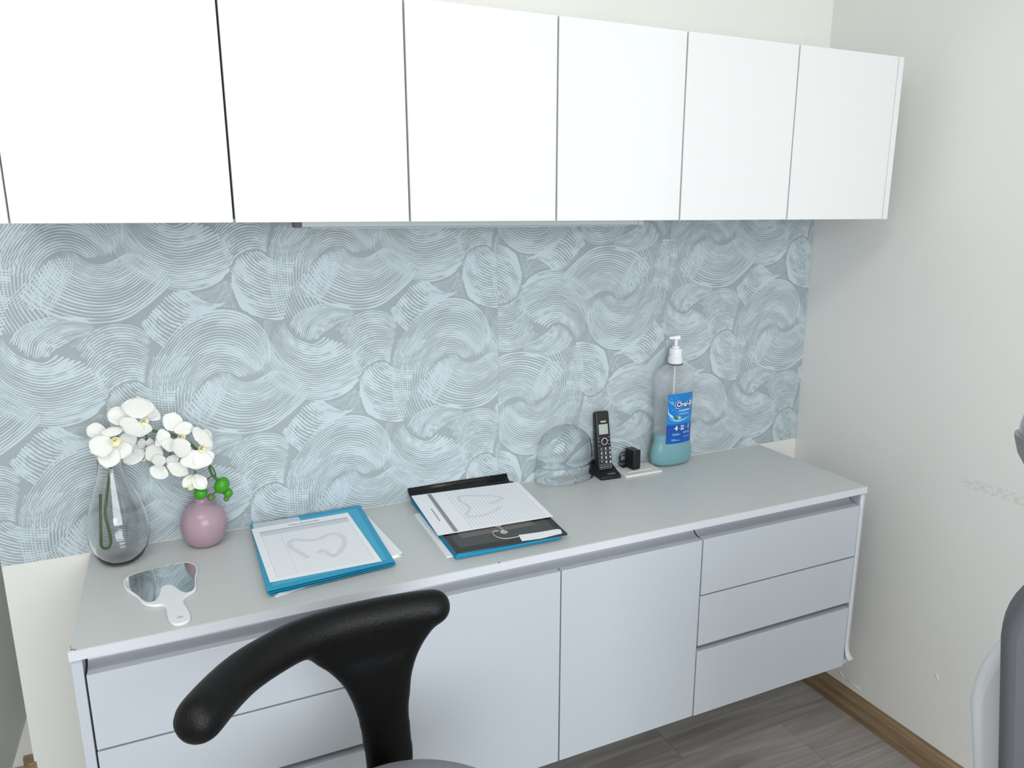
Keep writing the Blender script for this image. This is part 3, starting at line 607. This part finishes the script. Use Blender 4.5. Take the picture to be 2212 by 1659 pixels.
flat_ribbon('smear_band', [bilerp(PAPER_A, .06, .15), bilerp(PAPER_A, .5, .15), bilerp(PAPER_A, .96, .15)], .022, zs+.0002, mat('smear_grey', rgb(216,222,232), .7), sa)  # pale band added where the header is blurred out

# right pile
zq = ZT
for k, (an, dx, dy) in enumerate([(.0, 0, 0), (.05, .006, .006)]):
    o = quadprism('paper_bundle', rot_quad(UNDER_B, an, 1, dx, dy), zq, zq+.002, M_sheet)
    tag(o, ['lower white paper bundle sticking out left of the right pile', 'upper white paper bundle sticking out left of the right pile'][k], 'paper', 'paper bundles under the right pile'); zq += .0021
for k in range(2):
    q = rot_quad(FOLDER_B, [-.008, 0][k], 1, 0, [.001, 0][k])
    fo = empty('document_folder', (.83, -.2, zq), ['lower turquoise folder under the black string envelope', 'upper turquoise folder directly under the black string envelope'][k], 'folder', 'turquoise folders of the right pile')
    quadprism('back_cover', q, zq, zq+.001, M_blue, fo); quadprism('contents', q, zq+.001, zq+.0045, M_blue2, fo, shrink=.02); quadprism('front_cover', q, zq+.0045, zq+.0055, M_blue, fo)
    zq += .0058
en = empty('string_envelope', (.83, -.2, zq), 'smoky black string-tie envelope with white washer on the right pile', 'envelope')
EV = [(.7125, -.022), (.984, -.024), (.9578, -.3787), (.7007, -.3653)]
quadprism('pouch', EV, zq, zq+.004, M_env, en, bevel=.0008)
ze = zq+.004
for a, b in ((0, 1), (1, 2), (2, 3), (3, 0)):
    c4 = sum(np.array(p) for p in EV)/4; p, r = np.array(EV[a]), np.array(EV[b]); ins = .045
    quadprism('seam', [tuple(p), tuple(r), tuple(r+(c4-r)*ins*2.4), tuple(p+(c4-p)*ins*2.4)], ze, ze+.0004, M_envb, en)
quadprism('paper_inside', [bilerp(EV, .12, .72), bilerp(EV, .80, .72), bilerp(EV, .82, .80), bilerp(EV, .13, .82)], ze+.0001, ze+.0003, M_envw, en)
# raised flap leaning on the wall
fl_prof = [(-.026, ze), (-.016, ze+.003), (-.009, ze+.007), (-.005, ze+.0125), (-.0035, ze+.0165)]
v = []
for y_, z_ in fl_prof: v += [(.7045, y_, z_), (.84, y_-.001, z_+.001), (.977, y_-.002, z_)]
o = mesh('flap', v, [(3*i+j, 3*i+j+1, 3*i+j+4, 3*i+j+3) for i in range(len(fl_prof)-1) for j in range(2)], M_envb, en, smooth=True)
o.modifiers.new('solid', 'SOLIDIFY').thickness = .0012
for (x_, y_) in DISCS:
    w_ = lathe('washer', [(.0025, 0), (.0085, 0), (.0088, .0006), (.0085, .0012), (.0025, .0012)], (x_, y_, ze+.0003), M_washer, en, n=28)
    lathe('rivet', [(0, 0), (.0024, 0), (.0024, .0018), (0, .0022)], (x_, y_, ze+.0003), M_chrome, w_, n=14)
tube('string', [(p[0], p[1], ze+.0013) for p in catmull(STRING, 6)], .0008, M_cord, en, 6)
for dx in (-.002, .002): tube('string', [(DISCS[0][0]+dx, DISCS[0][1], ze+.0017), (DISCS[1][0]+dx, DISCS[1][1], ze+.0017)], .0007, M_cord, en, 6)
prism('blur_smear', [BLUR_SMEAR[i] for i in (0, 1, 2, 3, 4, 5, 6)], ze+.0004, ze+.0008, M_sheet, en)  # added white shape in place of a blurred-out smear
tg = empty('index_tag', (.76, -.03, ze), 'small blue and yellow card tag at the back of the black envelope', 'tag')
T4 = [(p[0], p[1]-.004) for p in TAG_B]
quadprism('blue_half', [T4[0], bilerp(T4, .52, 0), bilerp(T4, .52, 1.3), bilerp(T4, 0, 1.3)], ze+.0006, ze+.0012, M_tagb, tg)
quadprism('yellow_half', [bilerp(T4, .52, 0), T4[1], bilerp(T4, 1, 1.3), bilerp(T4, .52, 1.3)], ze+.0006, ze+.0012, M_tagy, tg)
sb = empty('patient_form', (.84, -.16, ze+.002), 'white ruled form with pale tooth print on the black envelope', 'paper')
zs = ze+.0030
sheet_obj('sheet', PAPER_B, zs, sheet_mat('ruled_form_turned', 34, True, .27, .96, .04, .97), sb)
flat_ribbon('tooth_print', TOOTH_B, .008, zs+.0003, M_print, sb)
flat_ribbon('header_rule', [bilerp(PAPER_B, .155, .02), bilerp(PAPER_B, .155, .5), bilerp(PAPER_B, .155, .98)], .010, zs+.0003, M_band, sb)
for k in range(7): flat_ribbon('heading_mark', [bilerp(PAPER_B, .085, .40+k*.045), bilerp(PAPER_B, .092, .413+k*.045), bilerp(PAPER_B, .085, .428+k*.045)], .0028, zs+.0003, M_ptext, sb, 3)

# ------------------------------------------------------------------ clear plastic face guard
cg = empty('face_guard', (1.14, -.055, ZT), 'clear moulded plastic guard standing against the wallpaper left of the phone', 'guard')
gc = np.array((1.146, -.012)); RX, RY = .088, .054
def gpt(a, rr, z): return (gc[0]+RX*rr*math.cos(a), gc[1]-RY*rr*math.sin(a), ZT+z)
A0, A1, NA = math.radians(4), math.radians(176), 36
def shell(name, prof, a0=A0, a1=A1, th=.0016):
    v, f = [], []; n = len(prof)
    for rr, z in prof:
        for i in range(NA+1): v.append(gpt(a0+(a1-a0)*i/NA, rr, z))
    for j in range(n-1):
        for i in range(NA): f.append((j*(NA+1)+i, j*(NA+1)+i+1, (j+1)*(NA+1)+i+1, (j+1)*(NA+1)+i))
    o = mesh(name, v, f, M_acryl, cg, smooth=True); s = o.modifiers.new('solid', 'SOLIDIFY'); s.thickness = th; s.offset = 0; return o
shell('skirt', [(1.0, .0008), (1.0, .02), (.985, .042), (.95, .044)])
shell('dome', [(.93, .045), (.95, .06), (.93, .085), (.86, .108), (.72, .128), (.52, .142), (.28, .149), (.06, .151)])
tube('lower_rim', [gpt(A0+(A1-A0)*i/NA, 1.0, .0016) for i in range(NA+1)], .0014, M_acryl, cg, 8)
tube('upper_rim', [gpt(A0+(A1-A0)*i/NA, .965, .0445) for i in range(NA+1)], .0016, M_acryl, cg, 8)
box('nose_post', 1.150, 1.1545, -.0685, -.0640, ZT, ZT+.026, M_acryl, cg, bevel=.001)
tube('bridge', catmull([(1.128, -.062, ZT+.040), (1.135, -.067, ZT+.028), (1.1525, -.069, ZT+.024), (1.170, -.064, ZT+.028), (1.178, -.056, ZT+.040)], 5), .0014, M_acryl, cg, 8)

# ------------------------------------------------------------------ cordless phone
ph = empty('cordless_phone', (1.275, -.06, ZT), 'black cordless phone handset standing upright in its cradle', 'phone')
def xf(verts, o, ang, tilt=0):
    T = Matrix.Translation(o) @ Matrix.Rotation(ang, 4, 'Z') @ Matrix.Rotation(tilt, 4, 'X')
    return [tuple(T @ Vector(p)) for p in verts]
PA = math.radians(-3); PO = (1.2600, -.041, ZT)
# cradle: wedge with sloping top, local x right, -y front
w2 = .0320
cv = [(-w2, -.038, 0), (w2, -.038, 0), (w2, .040, 0), (-w2, .040, 0), (-w2*.96, -.037, .010), (w2*.96, -.037, .010), (w2*.9, .036, .038), (-w2*.9, .036, .038)]
crad = mesh('cradle', xf(cv, PO, PA), BOXF, M_blackm, ph, bevel=.004, segs=3)
v, f = text_vf('vtech', .0115, .0003)
mesh('brand_print', xf([(p[0]+.004, -.0285+p[1]*.94, .0143+p[1]*.36) for p in v], PO, PA), f, M_ptext, crad)
tl = math.radians(-10); HO = (1.2575, -.047, ZT+.017)
def hs(verts): return xf([tuple(np.array(p)*.94) for p in verts], HO, PA, tl)
hw = .0235
body = mesh('handset', hs([(-hw*1.04, -.003, 0), (hw*1.04, -.003, 0), (hw*1.0, .022, 0), (-hw*1.0, .022, 0), (-hw*.97, 0, .176), (hw*.97, 0, .176), (hw*.92, .021, .172), (-hw*.92, .021, .172)]), BOXF, M_blackp, ph, bevel=.005, segs=3)
def fpanel(name, x0, x1, z0, z1, d, m, parent, bev=0.0):
    k = -.003
    def yy_(z): return k*(1-z/.176)
    vv = [(x0, yy_(z0)-d, z0), (x1, yy_(z0)-d, z0), (x1, yy_(z0)+.001, z0), (x0, yy_(z0)+.001, z0), (x0, yy_(z1)-d, z1), (x1, yy_(z1)-d, z1), (x1, yy_(z1)+.001, z1), (x0, yy_(z1)+.001, z1)]
    return mesh(name, hs(vv), BOXF, m, parent, bevel=bev, segs=2)
fpanel('screen', -.0145, .0155, .107, .137, .0009, M_lcd, body, .0006)
fpanel('earpiece_slot', -.006, .007, .156, .1575, .0006, M_blackm, body)
def ftext(s, x, z, size, bold, parent, m=None, name='print'):
    v, f = text_vf(s, size, bold); return mesh(name, hs([(x+p[0], -.003*(1-z/.176)-.0021 if parent is not body else -.003*(1-z/.176)-.0008, z+p[1]) for p in v]), f, m or M_wtext, parent)
ftext('vtech', .001, .1450, .0085, .0003, body, name='brand_print')
def ring(name, cx, cz, r, th, m, parent):
    pts = [(cx+r*math.cos(a), -.003*(1-cz/.176)-.0012, cz+r*math.sin(a)) for a in [2*math.pi*i/28 for i in range(29)]]
    v, f = tube_vf(pts, th, 6); return mesh(name, hs(v), f, m, parent, smooth=True)
rg = ring('navigation_ring', .001, .086, .0092, .0010, M_wtext, body)
v, f = lathe_vf([(0, 0), (.0078, 0), (.0078, .0012), (0, .0016)], (0, 0, 0), 24)
mesh('navigation_button', hs([(.001+p[0], -.0016-p[2], .086+p[1]) for p in v]), f, M_keyb, body, smooth=True)
ring('red_arc', .001, .0875, .0102, .0005, mat('red_print', rgb(190,90,90), .5), body)
for x, z in ((-.0165, .096), (.0165, .0975), (-.0165, .087), (.0165, .088), (-.0155, .0745), (.0165, .0765)): fpanel('soft_key', x-.003, x+.003, z-.0012, z+.0012, .0012, M_ptext, body)
fpanel('keypad', -.0205, .0212, .004, .070, .0008, M_key, body, .0006)
KT = ['1', '2', '3', '4', '5', '6', '7', '8', '9', '*', '0', '#']
for k in range(12):
    cx = -.0137 + (k % 3)*.0140; cz = .0645 - (k//3)*.0132
    ky = fpanel('key', cx-.0058, cx+.0058, cz-.0052, cz+.0052, .0019, M_keyb, body, .001)
    ftext(KT[k], cx+.002, cz, .0090, .0004, ky)
for k in range(4):
    cx = -.0155 + k*.0106; fpanel('key', cx-.0044, cx+.0044, .008, .0150, .0019, M_keyb, body, .001)
    fpanel('key_mark', cx-.002, cx+.002, .0106, .0122, .0023, M_wtext, body)

# wall plate, plug adapter with cable
pp = empty('cover_plate', (1.365, -.05, ZT), 'thin ivory cover plate lying between phone and mouthwash bottle', 'plate')
PL = [(1.302, -.010), (1.424, -.008), (1.420, -.086), (1.300, -.086)]
quadprism('plate', PL, ZT, ZT+.0062, M_plate, pp, bevel=.0008)
quadprism('slot', [(1.322, -.060), (1.400, -.060), (1.400, -.064), (1.322, -.064)], ZT+.0062, ZT+.0072, M_wht, pp)
lathe('screw', [(0, 0), (.0016, 0), (.0014, .0008), (0, .001)], (1.393, -.034, ZT+.0062), M_ptext, pp, n=12)
ad = empty('plug_adapter', (1.352, -.038, ZT+.0065), 'black plug-in power adapter standing on the ivory plate', 'adapter')
av = boxv(-.0135, .0135, -.020, .020, 0, .056)
mesh('adapter_body', xf(av, (1.3535, -.036, ZT+.0072), math.radians(6)), BOXF, M_blackp, ad, bevel=.004, segs=3)
cab = catmull([(1.318, -.022, ZT+.030), (1.322, -.020, ZT+.047), (1.336, -.018, ZT+.049), (1.350, -.014, ZT+.040), (1.350, -.012, ZT+.026), (1.338, -.012, ZT+.018), (1.326, -.016, ZT+.022), (1.324, -.018, ZT+.034), (1.334, -.016, ZT+.041), (1.345, -.016, ZT+.036), (1.344, -.018, ZT+.020), (1.334, -.020, ZT+.012)], 6)
tube('cable', cab, .0016, M_blackm, ad, 8)
tube('cable_coil', catmull([(1.334+.010*math.cos(a), -.020+.006*math.sin(a*.5), ZT+.016+.009*math.sin(a)) for a in [i*.7 for i in range(40)]], 3), .0017, M_blackm, ad, 8)

# ------------------------------------------------------------------ mouthwash bottle
BC = (1.4850, -.0350, ZT); SX, SQ, BR = 1.19, .53, 0.0
bt = empty('mouthwash_bottle', BC, 'large clear pump bottle of teal mouthwash with a blue label', 'bottle')
bprof = [(0, .002), (.040, .0), (.050, .003), (.0565, .012), (.0595, .028), (.0590, .044), (.0560, .058), (.0525, .068), (.0515, .078), (.0520, .12), (.0530, .18), (.0540, .228), (.0550, .236), (.0568, .246), (.0570, .258), (.0540, .272), (.0470, .283), (.0360, .291), (.0240, .296), (.0175, .299), (.0165, .304)]
inner = [(max(r-.0016, 0), z+.002 if i < 3 else z) for i, (r, z) in enumerate(bprof)]
lathe('bottle_body', bprof, BC, M_bottle, bt, n=56, sx=SX, sy=SQ, rot=BR)
lq = [(max(r-.0018, 0), z+.003 if i < 3 else z) for i, (r, z) in enumerate(bprof) if z < .1]; lq = lq + [(.0500, .094), (0, .094)]
lathe('mouthwash', lq, BC, M_liq, bt, n=56, sx=SX, sy=SQ, rot=BR)
lathe('collar', [(0, .2955), (.0215, .2955), (.0215, .299), (0, .299)], BC, M_key, bt, n=36)
cap = lathe('pump_cap', [(0, .299), (.0200, .299), (.0205, .302), (.0205, .316), (.0178, .318), (.0178, .338), (.0165, .341), (.0105, .342), (.0105, .348), (0, .349)], BC, M_wht, bt, n=40)
lathe('pump_stem', [(0, .348), (.0048, .348), (.0048, .368), (0, .368)], BC, M_wht, bt, n=20)
nv = Matrix.Translation((BC[0], BC[1], ZT+.366)) @ Matrix.Rotation(math.radians(158), 4, 'Z')
hd = [(-.012, -.0085, 0), (.022, -.0045, .001), (.022, .0045, .001), (-.012, .0085, 0), (-.010, -.007, .013), (.020, -.003, .008), (.020, .003, .008), (-.010, .007, .013)]
mesh('pump_head', [tuple(nv @ Vector(p)) for p in hd], BOXF, M_wht, bt, bevel=.003, segs=3)
lathe('dip_tube', [(0, .012), (.0026, .012), (.0026, .300), (0, .300)], BC, mat('translucent_tube', rgb(225,230,232), .3), bt, n=12)
# label wrapped on the bottle, centred a little right of the viewer
view_a = math.atan2(CAM.y-BC[1], CAM.x-BC[0])
def brad(z): return float(np.interp(z, [p[1] for p in bprof[1:]], [p[0] for p in bprof[1:]]))
def on_bottle(s, z, off=.0006):     # s = arc length (m) to the right from the camera-facing line
    r = brad(z); a, b = r*SX+off, r*SQ+off; x = -.036+(s+.0135)*1.15
    x = max(-a*.995, min(a*.995, x))
    return (BC[0]+x, BC[1]-b*math.sqrt(1-(x/a)**2), ZT+z)
LSH = .010
def label_patch(name, s0, s1, z0, z1, m, parent, off, ns=20, nz=6, uv=False):
    v, f, uvs = [], [], []
    for j in range(nz+1):
        for i in range(ns+1): v.append(on_bottle(s0+(s1-s0)*i/ns, z0+(z1-z0)*j/nz, off)); uvs.append((i/ns, j/nz))
    for j in range(nz):
        for i in range(ns): a = j*(ns+1)+i; f.append((a, a+1, a+ns+2, a+ns+1))
    me = bpy.data.meshes.new(name); me.from_pydata(v, [], f); uvl = me.uv_layers.new(name='UVMap')
    for lo in me.loops: uvl.data[lo.index].uv = uvs[lo.vertex_index]
    for p in me.polygons: p.use_smooth = True
    me.materials.append(m); o = bpy.data.objects.new(name, me); C.objects.link(o); adopt(o, parent); return o
def label_material():
    m = bpy.data.materials.new('blue_label'); m.use_nodes = True; nt = m.node_tree; b = nt.nodes['Principled BSDF']; b.inputs['Roughness'].default_value = .3
    uv = nt.nodes.new('ShaderNodeUVMap'); sp = nt.nodes.new('ShaderNodeSeparateXYZ'); nt.links.new(uv.outputs[0], sp.inputs[0])
    r = nt.nodes.new('ShaderNodeValToRGB'); e = r.color_ramp.elements
    e[0].position = .0; e[0].color = rgb(8,84,176); e[1].position = 1; e[1].color = rgb(0,128,204)
    for p, c in ((.36, rgb(6,76,172)), (.42, rgb(28,140,214)), (.62, rgb(6,120,204))):
        q = e.new(p); q.color = c
    nt.links.new(sp.outputs['Y'], r.inputs[0]); nt.links.new(r.outputs[0], b.inputs['Base Color']); return m
S0, S1, LZ0, LZ1 = -.0135, .0665, .0700, .2160
lb = label_patch('label', S0, S1, LZ0, LZ1, label_material(), bt, .0006)
def on_label(s, z, off=.0006): return on_bottle(s, z+LSH, off)
def ltext(name, s, cs, cz, size, bold, m, shear=0.0, sq=1.0, align='CENTER'):
    v, f = text_vf(s, size, bold, align, shear)
    return mesh(name, [on_label(cs+p[0]*sq, cz+p[1], .0013) for p in v], f, m, lb)
def pill(s0, s1, z0, z1, n=10):
    r = (z1-z0)/2; pts = []
    for i in range(n+1): a = math.pi/2+math.pi*i/n; pts.append((s0+r+r*math.cos(a)*.9, (z0+z1)/2+r*math.sin(a)))
    for i in range(n+1): a = -math.pi/2+math.pi*i/n; pts.append((s1-r*.4+r*.4*math.cos(a), (z0+z1)/2+r*math.sin(a)))
    return pts
def lpoly(name, pts, m, off):
    c = np.mean(pts, axis=0); N = len(pts); v = [on_label(c[0], c[1], off)]; f = []
    for k in (1/3, 2/3, 1.0):
        for p in pts: q = c+(np.array(p)-c)*k; v.append(on_label(q[0], q[1], off))
    for i in range(N):
        j = (i+1) % N; f.append((0, 1+i, 1+j))
        for q in (0, 1): f.append((1+q*N+i, 1+q*N+j, 1+(q+1)*N+j, 1+(q+1)*N+i))
    return mesh(name, v, f, m, lb, smooth=True)
M_navy = mat('label_navy', rgb(12,58,140), .3); M_lblue = mat('label_pale_blue', rgb(150,214,240), .4)
lpoly('logo_rim', pill(.0045, .0610, .1620, .1860), M_wtext, .0008)
lpoly('logo_field', pill(.0058, .0600, .1633, .1847), M_navy, .0010)
ltext('logo_print', 'Oral-B', .0335, .1742, .0185, .0006, M_wtext, .18, .98)
ltext('subtitle_print', 'complete', .0350, .1570, .0098, .0002, M_wtext)
for z, a, b in ((.1485, .018, .050), (.1450, .018, .052), (.0885, .002, .022), (.0850, .002, .025), (.0920, .034, .056), (.0885, .034, .058), (.0720, .000, .012), (.0690, .000, .024), (.0775, .036, .058)):
    label_patch('small_print', a, b, z+LSH-.0007, z+LSH+.0007, M_lblue, lb, .0013, 8, 1)
ltext('number_print', '4', .0120, .1045, .0190, .0007, M_wtext)
ltext('word_print', 'EN', .0310, .1090, .0085, .0003, M_wtext); ltext('word_print', 'EM', .0310, .1010, .0085, .0003, M_wtext)
ltext('number_print', '1', .0520, .1062, .0190, .0007, M_wtext)
for s_, z_ in ((.0215, .1045), (.0430, .1055)): lpoly('dot_print', [(s_+.0012*math.cos(i), z_+.0012*math.sin(i)) for i in np.linspace(0, 5.5, 8)], M_wtext, .0013)
# splash swirl and emblem
for k in range(46):
    t = rnd.random(); s_ = -.012+rnd.random()*.028*(1-t*.5)+t*.02; z_ = .196-t*.068+rnd.uniform(-.008, .008); r = rnd.uniform(.0004, .0013)
    lpoly('splash_drop', [(s_+r*math.cos(i), z_+r*math.sin(i)) for i in np.linspace(0, 5.2, 6)], M_lblue, .0012)
def lribbon(name, pts, w, m):
    P = catmull(pts, 6); t = np.linspace(0, 1, len(P)); v, f = ribbon(P, w*np.sin(np.pi*(t*.9+.05)))
    return mesh(name, [on_label(p[0], p[1], .0012) for p in v], f, m, lb)
lribbon('splash', [(-.013, .170), (-.010, .150), (.000, .136), (.016, .128), (.036, .131), (.058, .138)], .0032, M_lblue)
lribbon('splash', [(-.012, .141), (-.004, .133), (.010, .126), (.030, .127), (.058, .133)], .0020, M_lblue)
lribbon('splash', [(-.013, .154), (-.006, .145), (.004, .138)], .0045, M_wtext)
lribbon('splash', [(-.012, .188), (-.004, .180), (.002, .184)], .0022, M_lblue)
lribbon('leaf_print', [(.004, .138), (.010, .134), (.016, .136)], .0085, mat('label_leaf', rgb(20,110,60), .4))
for a, c in ((0, (40,120,200)), (1, (200,60,60)), (2, (40,150,80)), (3, (225,228,232))):
    pts = [(.0185, .137)]+[(.0185+.0056*math.cos(t), .137+.0062*math.sin(t)) for t in np.linspace(a*math.pi/2+.3, (a+1)*math.pi/2+.3, 6)]
    lpoly('emblem_print', pts, mat('label_emblem', rgb(*c), .4), .0014)
lpoly('emblem_star', [(.0185+(.0048 if i % 2 == 0 else .0014)*math.cos(i*math.pi/4), .137+(.0055 if i % 2 == 0 else .0014)*math.sin(i*math.pi/4)) for i in range(8)], M_wtext, .0016)

# ------------------------------------------------------------------ stool with black torso support
sto = empty('saddle_stool', (.447, -.861, 0), 'round grey stool with a curved black padded torso support', 'stool')
barP = catmull(BAR, 6); pts3 = [(p[0], p[1], .868) for p in barP]
d0 = np.array(pts3[0])-np.array(pts3[1]); d0 /= np.linalg.norm(d0); d1 = np.array(pts3[-1])-np.array(pts3[-2]); d1 /= np.linalg.norm(d1)
R0, R1 = .034, .031
N = len(pts3); rad = [R0+(R1-R0)*i/(N-1) for i in range(N)]
capa = [(tuple(np.array(pts3[0])+d0*R0*math.sin(a)*.9), R0*math.cos(a)) for a in (1.5, 1.2, .9, .6, .3)]
capb = [(tuple(np.array(pts3[-1])+d1*R1*math.sin(a)*.9), R1*math.cos(a)) for a in (.3, .6, .9, 1.2, 1.5)]
pts3 = [c[0] for c in capa]+pts3+[c[0] for c in capb]; rad = [c[1] for c in capa]+rad+[c[1] for c in capb]
tv, tf = tube_vf(pts3, rad, 20)
# flared upright blade under the bar
def barY(x): return float(np.interp(x, [p[0] for p in BAR], [p[1] for p in BAR]))
rows = BLADE
bv, bf = [], []; NS = 14
for k, (z, xl, xr) in enumerate(rows):
    lean = max(0, .84-z)*.10; th = float(np.interp(z, [.56, .70, .80, .87], [.013, .016, .022, .028]))
    ring_ = []
    for i in range(NS*2):
        a = 2*math.pi*i/(NS*2); ca, sa_ = math.cos(a), math.sin(a)
        x = (xl+xr)/2 + (xr-xl)/2*math.copysign(abs(ca)**.55, ca); yb = barY(min(max(x, .30), .56)) if z > .8 else -.633
        bv.append((x, yb + th*math.copysign(abs(sa_)**.6, sa_) + lean, z))
m_ = NS*2
for k in range(len(rows)-1):
    for i in range(m_): bf.append((k*m_+i, k*m_+(i+1) % m_, (k+1)*m_+(i+1) % m_, (k+1)*m_+i))
bf.append(tuple(range(m_-1, -1, -1))); bf.append(tuple((len(rows)-1)*m_+i for i in range(m_)))
v, f = merge([(tv, tf), (bv, bf)])
ts = mesh('torso_support', v, f, M_black, sto, smooth=True)
rm = ts.modifiers.new('remesh', 'REMESH'); rm.mode = 'VOXEL'; rm.voxel_size = .0045; rm.use_smooth_shade = True
sm = ts.modifiers.new('smooth', 'SMOOTH'); sm.factor = .6; sm.iterations = 45
lathe('seat_cushion', [(0, .535), (.165, .535), (.186, .545), (.1955, .565), (.1955, .605), (.190, .624), (.174, .638), (.13, .645), (0, .648)], (.447, -.861, 0), M_seat, sto, n=64)
box('support_bracket', .43, .50, -.70, -.585, .515, .535, M_blackp, sto, bevel=.004)
box('bracket_riser', .455, .505, -.612, -.590, .515, .60, M_blackp, sto, bevel=.004)
lathe('gas_column', [(0, .10), (.028, .10), (.028, .33), (.018, .33), (.018, .535), (0, .535)], (.447, -.861, 0), M_chrome, sto, n=24)
for k in range(5):
    a = k*2*math.pi/5+.3; dx, dy = math.cos(a), math.sin(a)
    tube('base_leg', [(.447+dx*.02, -.861+dy*.02, .105), (.447+dx*.14, -.861+dy*.14, .095), (.447+dx*.26, -.861+dy*.26, .07)], [.018, .016, .013], M_chrome, sto, 10)
    v, f = lathe_vf([(0, -.011), (.022, -.011), (.026, -.006), (.026, .006), (.022, .011), (0, .011)], (0, 0, 0), 20)
    T = Matrix.Translation((.447+dx*.255, -.861+dy*.255, .0261)) @ Matrix.Rotation(a, 4, 'Z') @ Matrix.Rotation(math.pi/2, 4, 'X')
    mesh('caster', [tuple(T @ Vector(p)) for p in v], f, M_blackm, sto, smooth=True)
    tube('caster_pin', [(.447+dx*.255, -.861+dy*.255, .04), (.447+dx*.255, -.861+dy*.255, .075)], .006, M_chrome, sto, 8)

# ------------------------------------------------------------------ treatment chair and lamp at the right edge
E1 = np.array((.494, -.87)); E3 = np.array((.87, .494))
trc = empty('treatment_chair', (1.33, -1.35, 0), 'slate upholstered chair back with white shell at the right edge', 'chair')
def back_outline(w, h, r, taper, n=10):
    pts = []
    for cx, cz, a0 in ((w-r, h-r, 0), (r, h-r, math.pi/2)):
        for i in range(n+1):
            a = a0+math.pi/2*i/n; pts.append((cx+r*math.cos(a), cz+r*1.25*math.sin(a)-r*.25))
    pts += [(taper, 0), (w-taper, 0)]
    return pts
def back_mesh(name, o, out, d0, d1, m, parent, bev):
    v = []
    for d in (d0, d1):
        for x, z in out:
            p = np.array(o[:2])+E1*x+E3*d; v.append((p[0], p[1], o[2]+z))
    n = len(out); f = [tuple(range(n)), tuple(range(2*n-1, n-1, -1))]+[(i, (i+1) % n, n+(i+1) % n, n+i) for i in range(n)]
    return mesh(name, v, f, m, parent, bevel=bev, segs=4, angle=50)
back_mesh('back_shell', (1.176, -1.150, .50), back_outline(.44, .520, .15, .05), .008, .05, M_shell, trc, .014)
back_mesh('back_pad', (1.199, -1.163, .50), back_outline(.42, .575, .085, .05), -.06, .010, M_seat2, trc, .018)
p0 = np.array((1.193, -1.160))+E1*.21
tube('spine', [(p0[0]+E3[0]*.03, p0[1]+E3[1]*.03, .55), (p0[0]+E3[0]*.02, p0[1]+E3[1]*.02, .42), (p0[0]-E3[0]*.1, p0[1]-E3[1]*.1, .38)], .03, M_shell, trc, 12)
sc_ = p0-E3*.26
lathe('seat', [(0, .36), (.19, .36), (.215, .38), (.215, .42), (.19, .44), (0, .445)], (sc_[0], sc_[1], 0), M_seat2, trc, n=40)
lathe('column', [(0, .0), (.16, .0), (.16, .03), (.05, .05), (.05, .36), (0, .36)], (sc_[0], sc_[1], 0), M_shell, trc, n=32)
kn = np.array((1.246, -1.112))+np.array((.494, -.87))*.062
lmp = empty('treatment_lamp', (kn[0], kn[1], 1.167), 'rounded two-tone metal lamp head at the right edge above the chair', 'lamp')
lathe('lower_bowl', [(0, -.055), (.02, -.053), (.042, -.040), (.055, -.018), (.0615, .004), (.0615, .008), (0, .008)], (kn[0], kn[1], 1.208), mat('grey_lamp_metal', rgb(150,152,154), .35, metal=.5), lmp, n=40)
lathe('upper_dome', [(0, .008), (.0565, .008), (.057, .02), (.055, .032), (.048, .043), (.03, .05), (0, .052)], (kn[0], kn[1], 1.208), M_chrome, lmp, n=40)
tube('pole', [(kn[0], kn[1], 1.27), (kn[0], kn[1], 1.6), (kn[0], kn[1], 2.67)], .012, M_chrome, lmp, 12)
lathe('ceiling_rose', [(0, 2.65), (.05, 2.65), (.06, 2.66), (.06, 2.68), (0, 2.68)], (kn[0], kn[1], 0), M_shell, lmp, n=32)
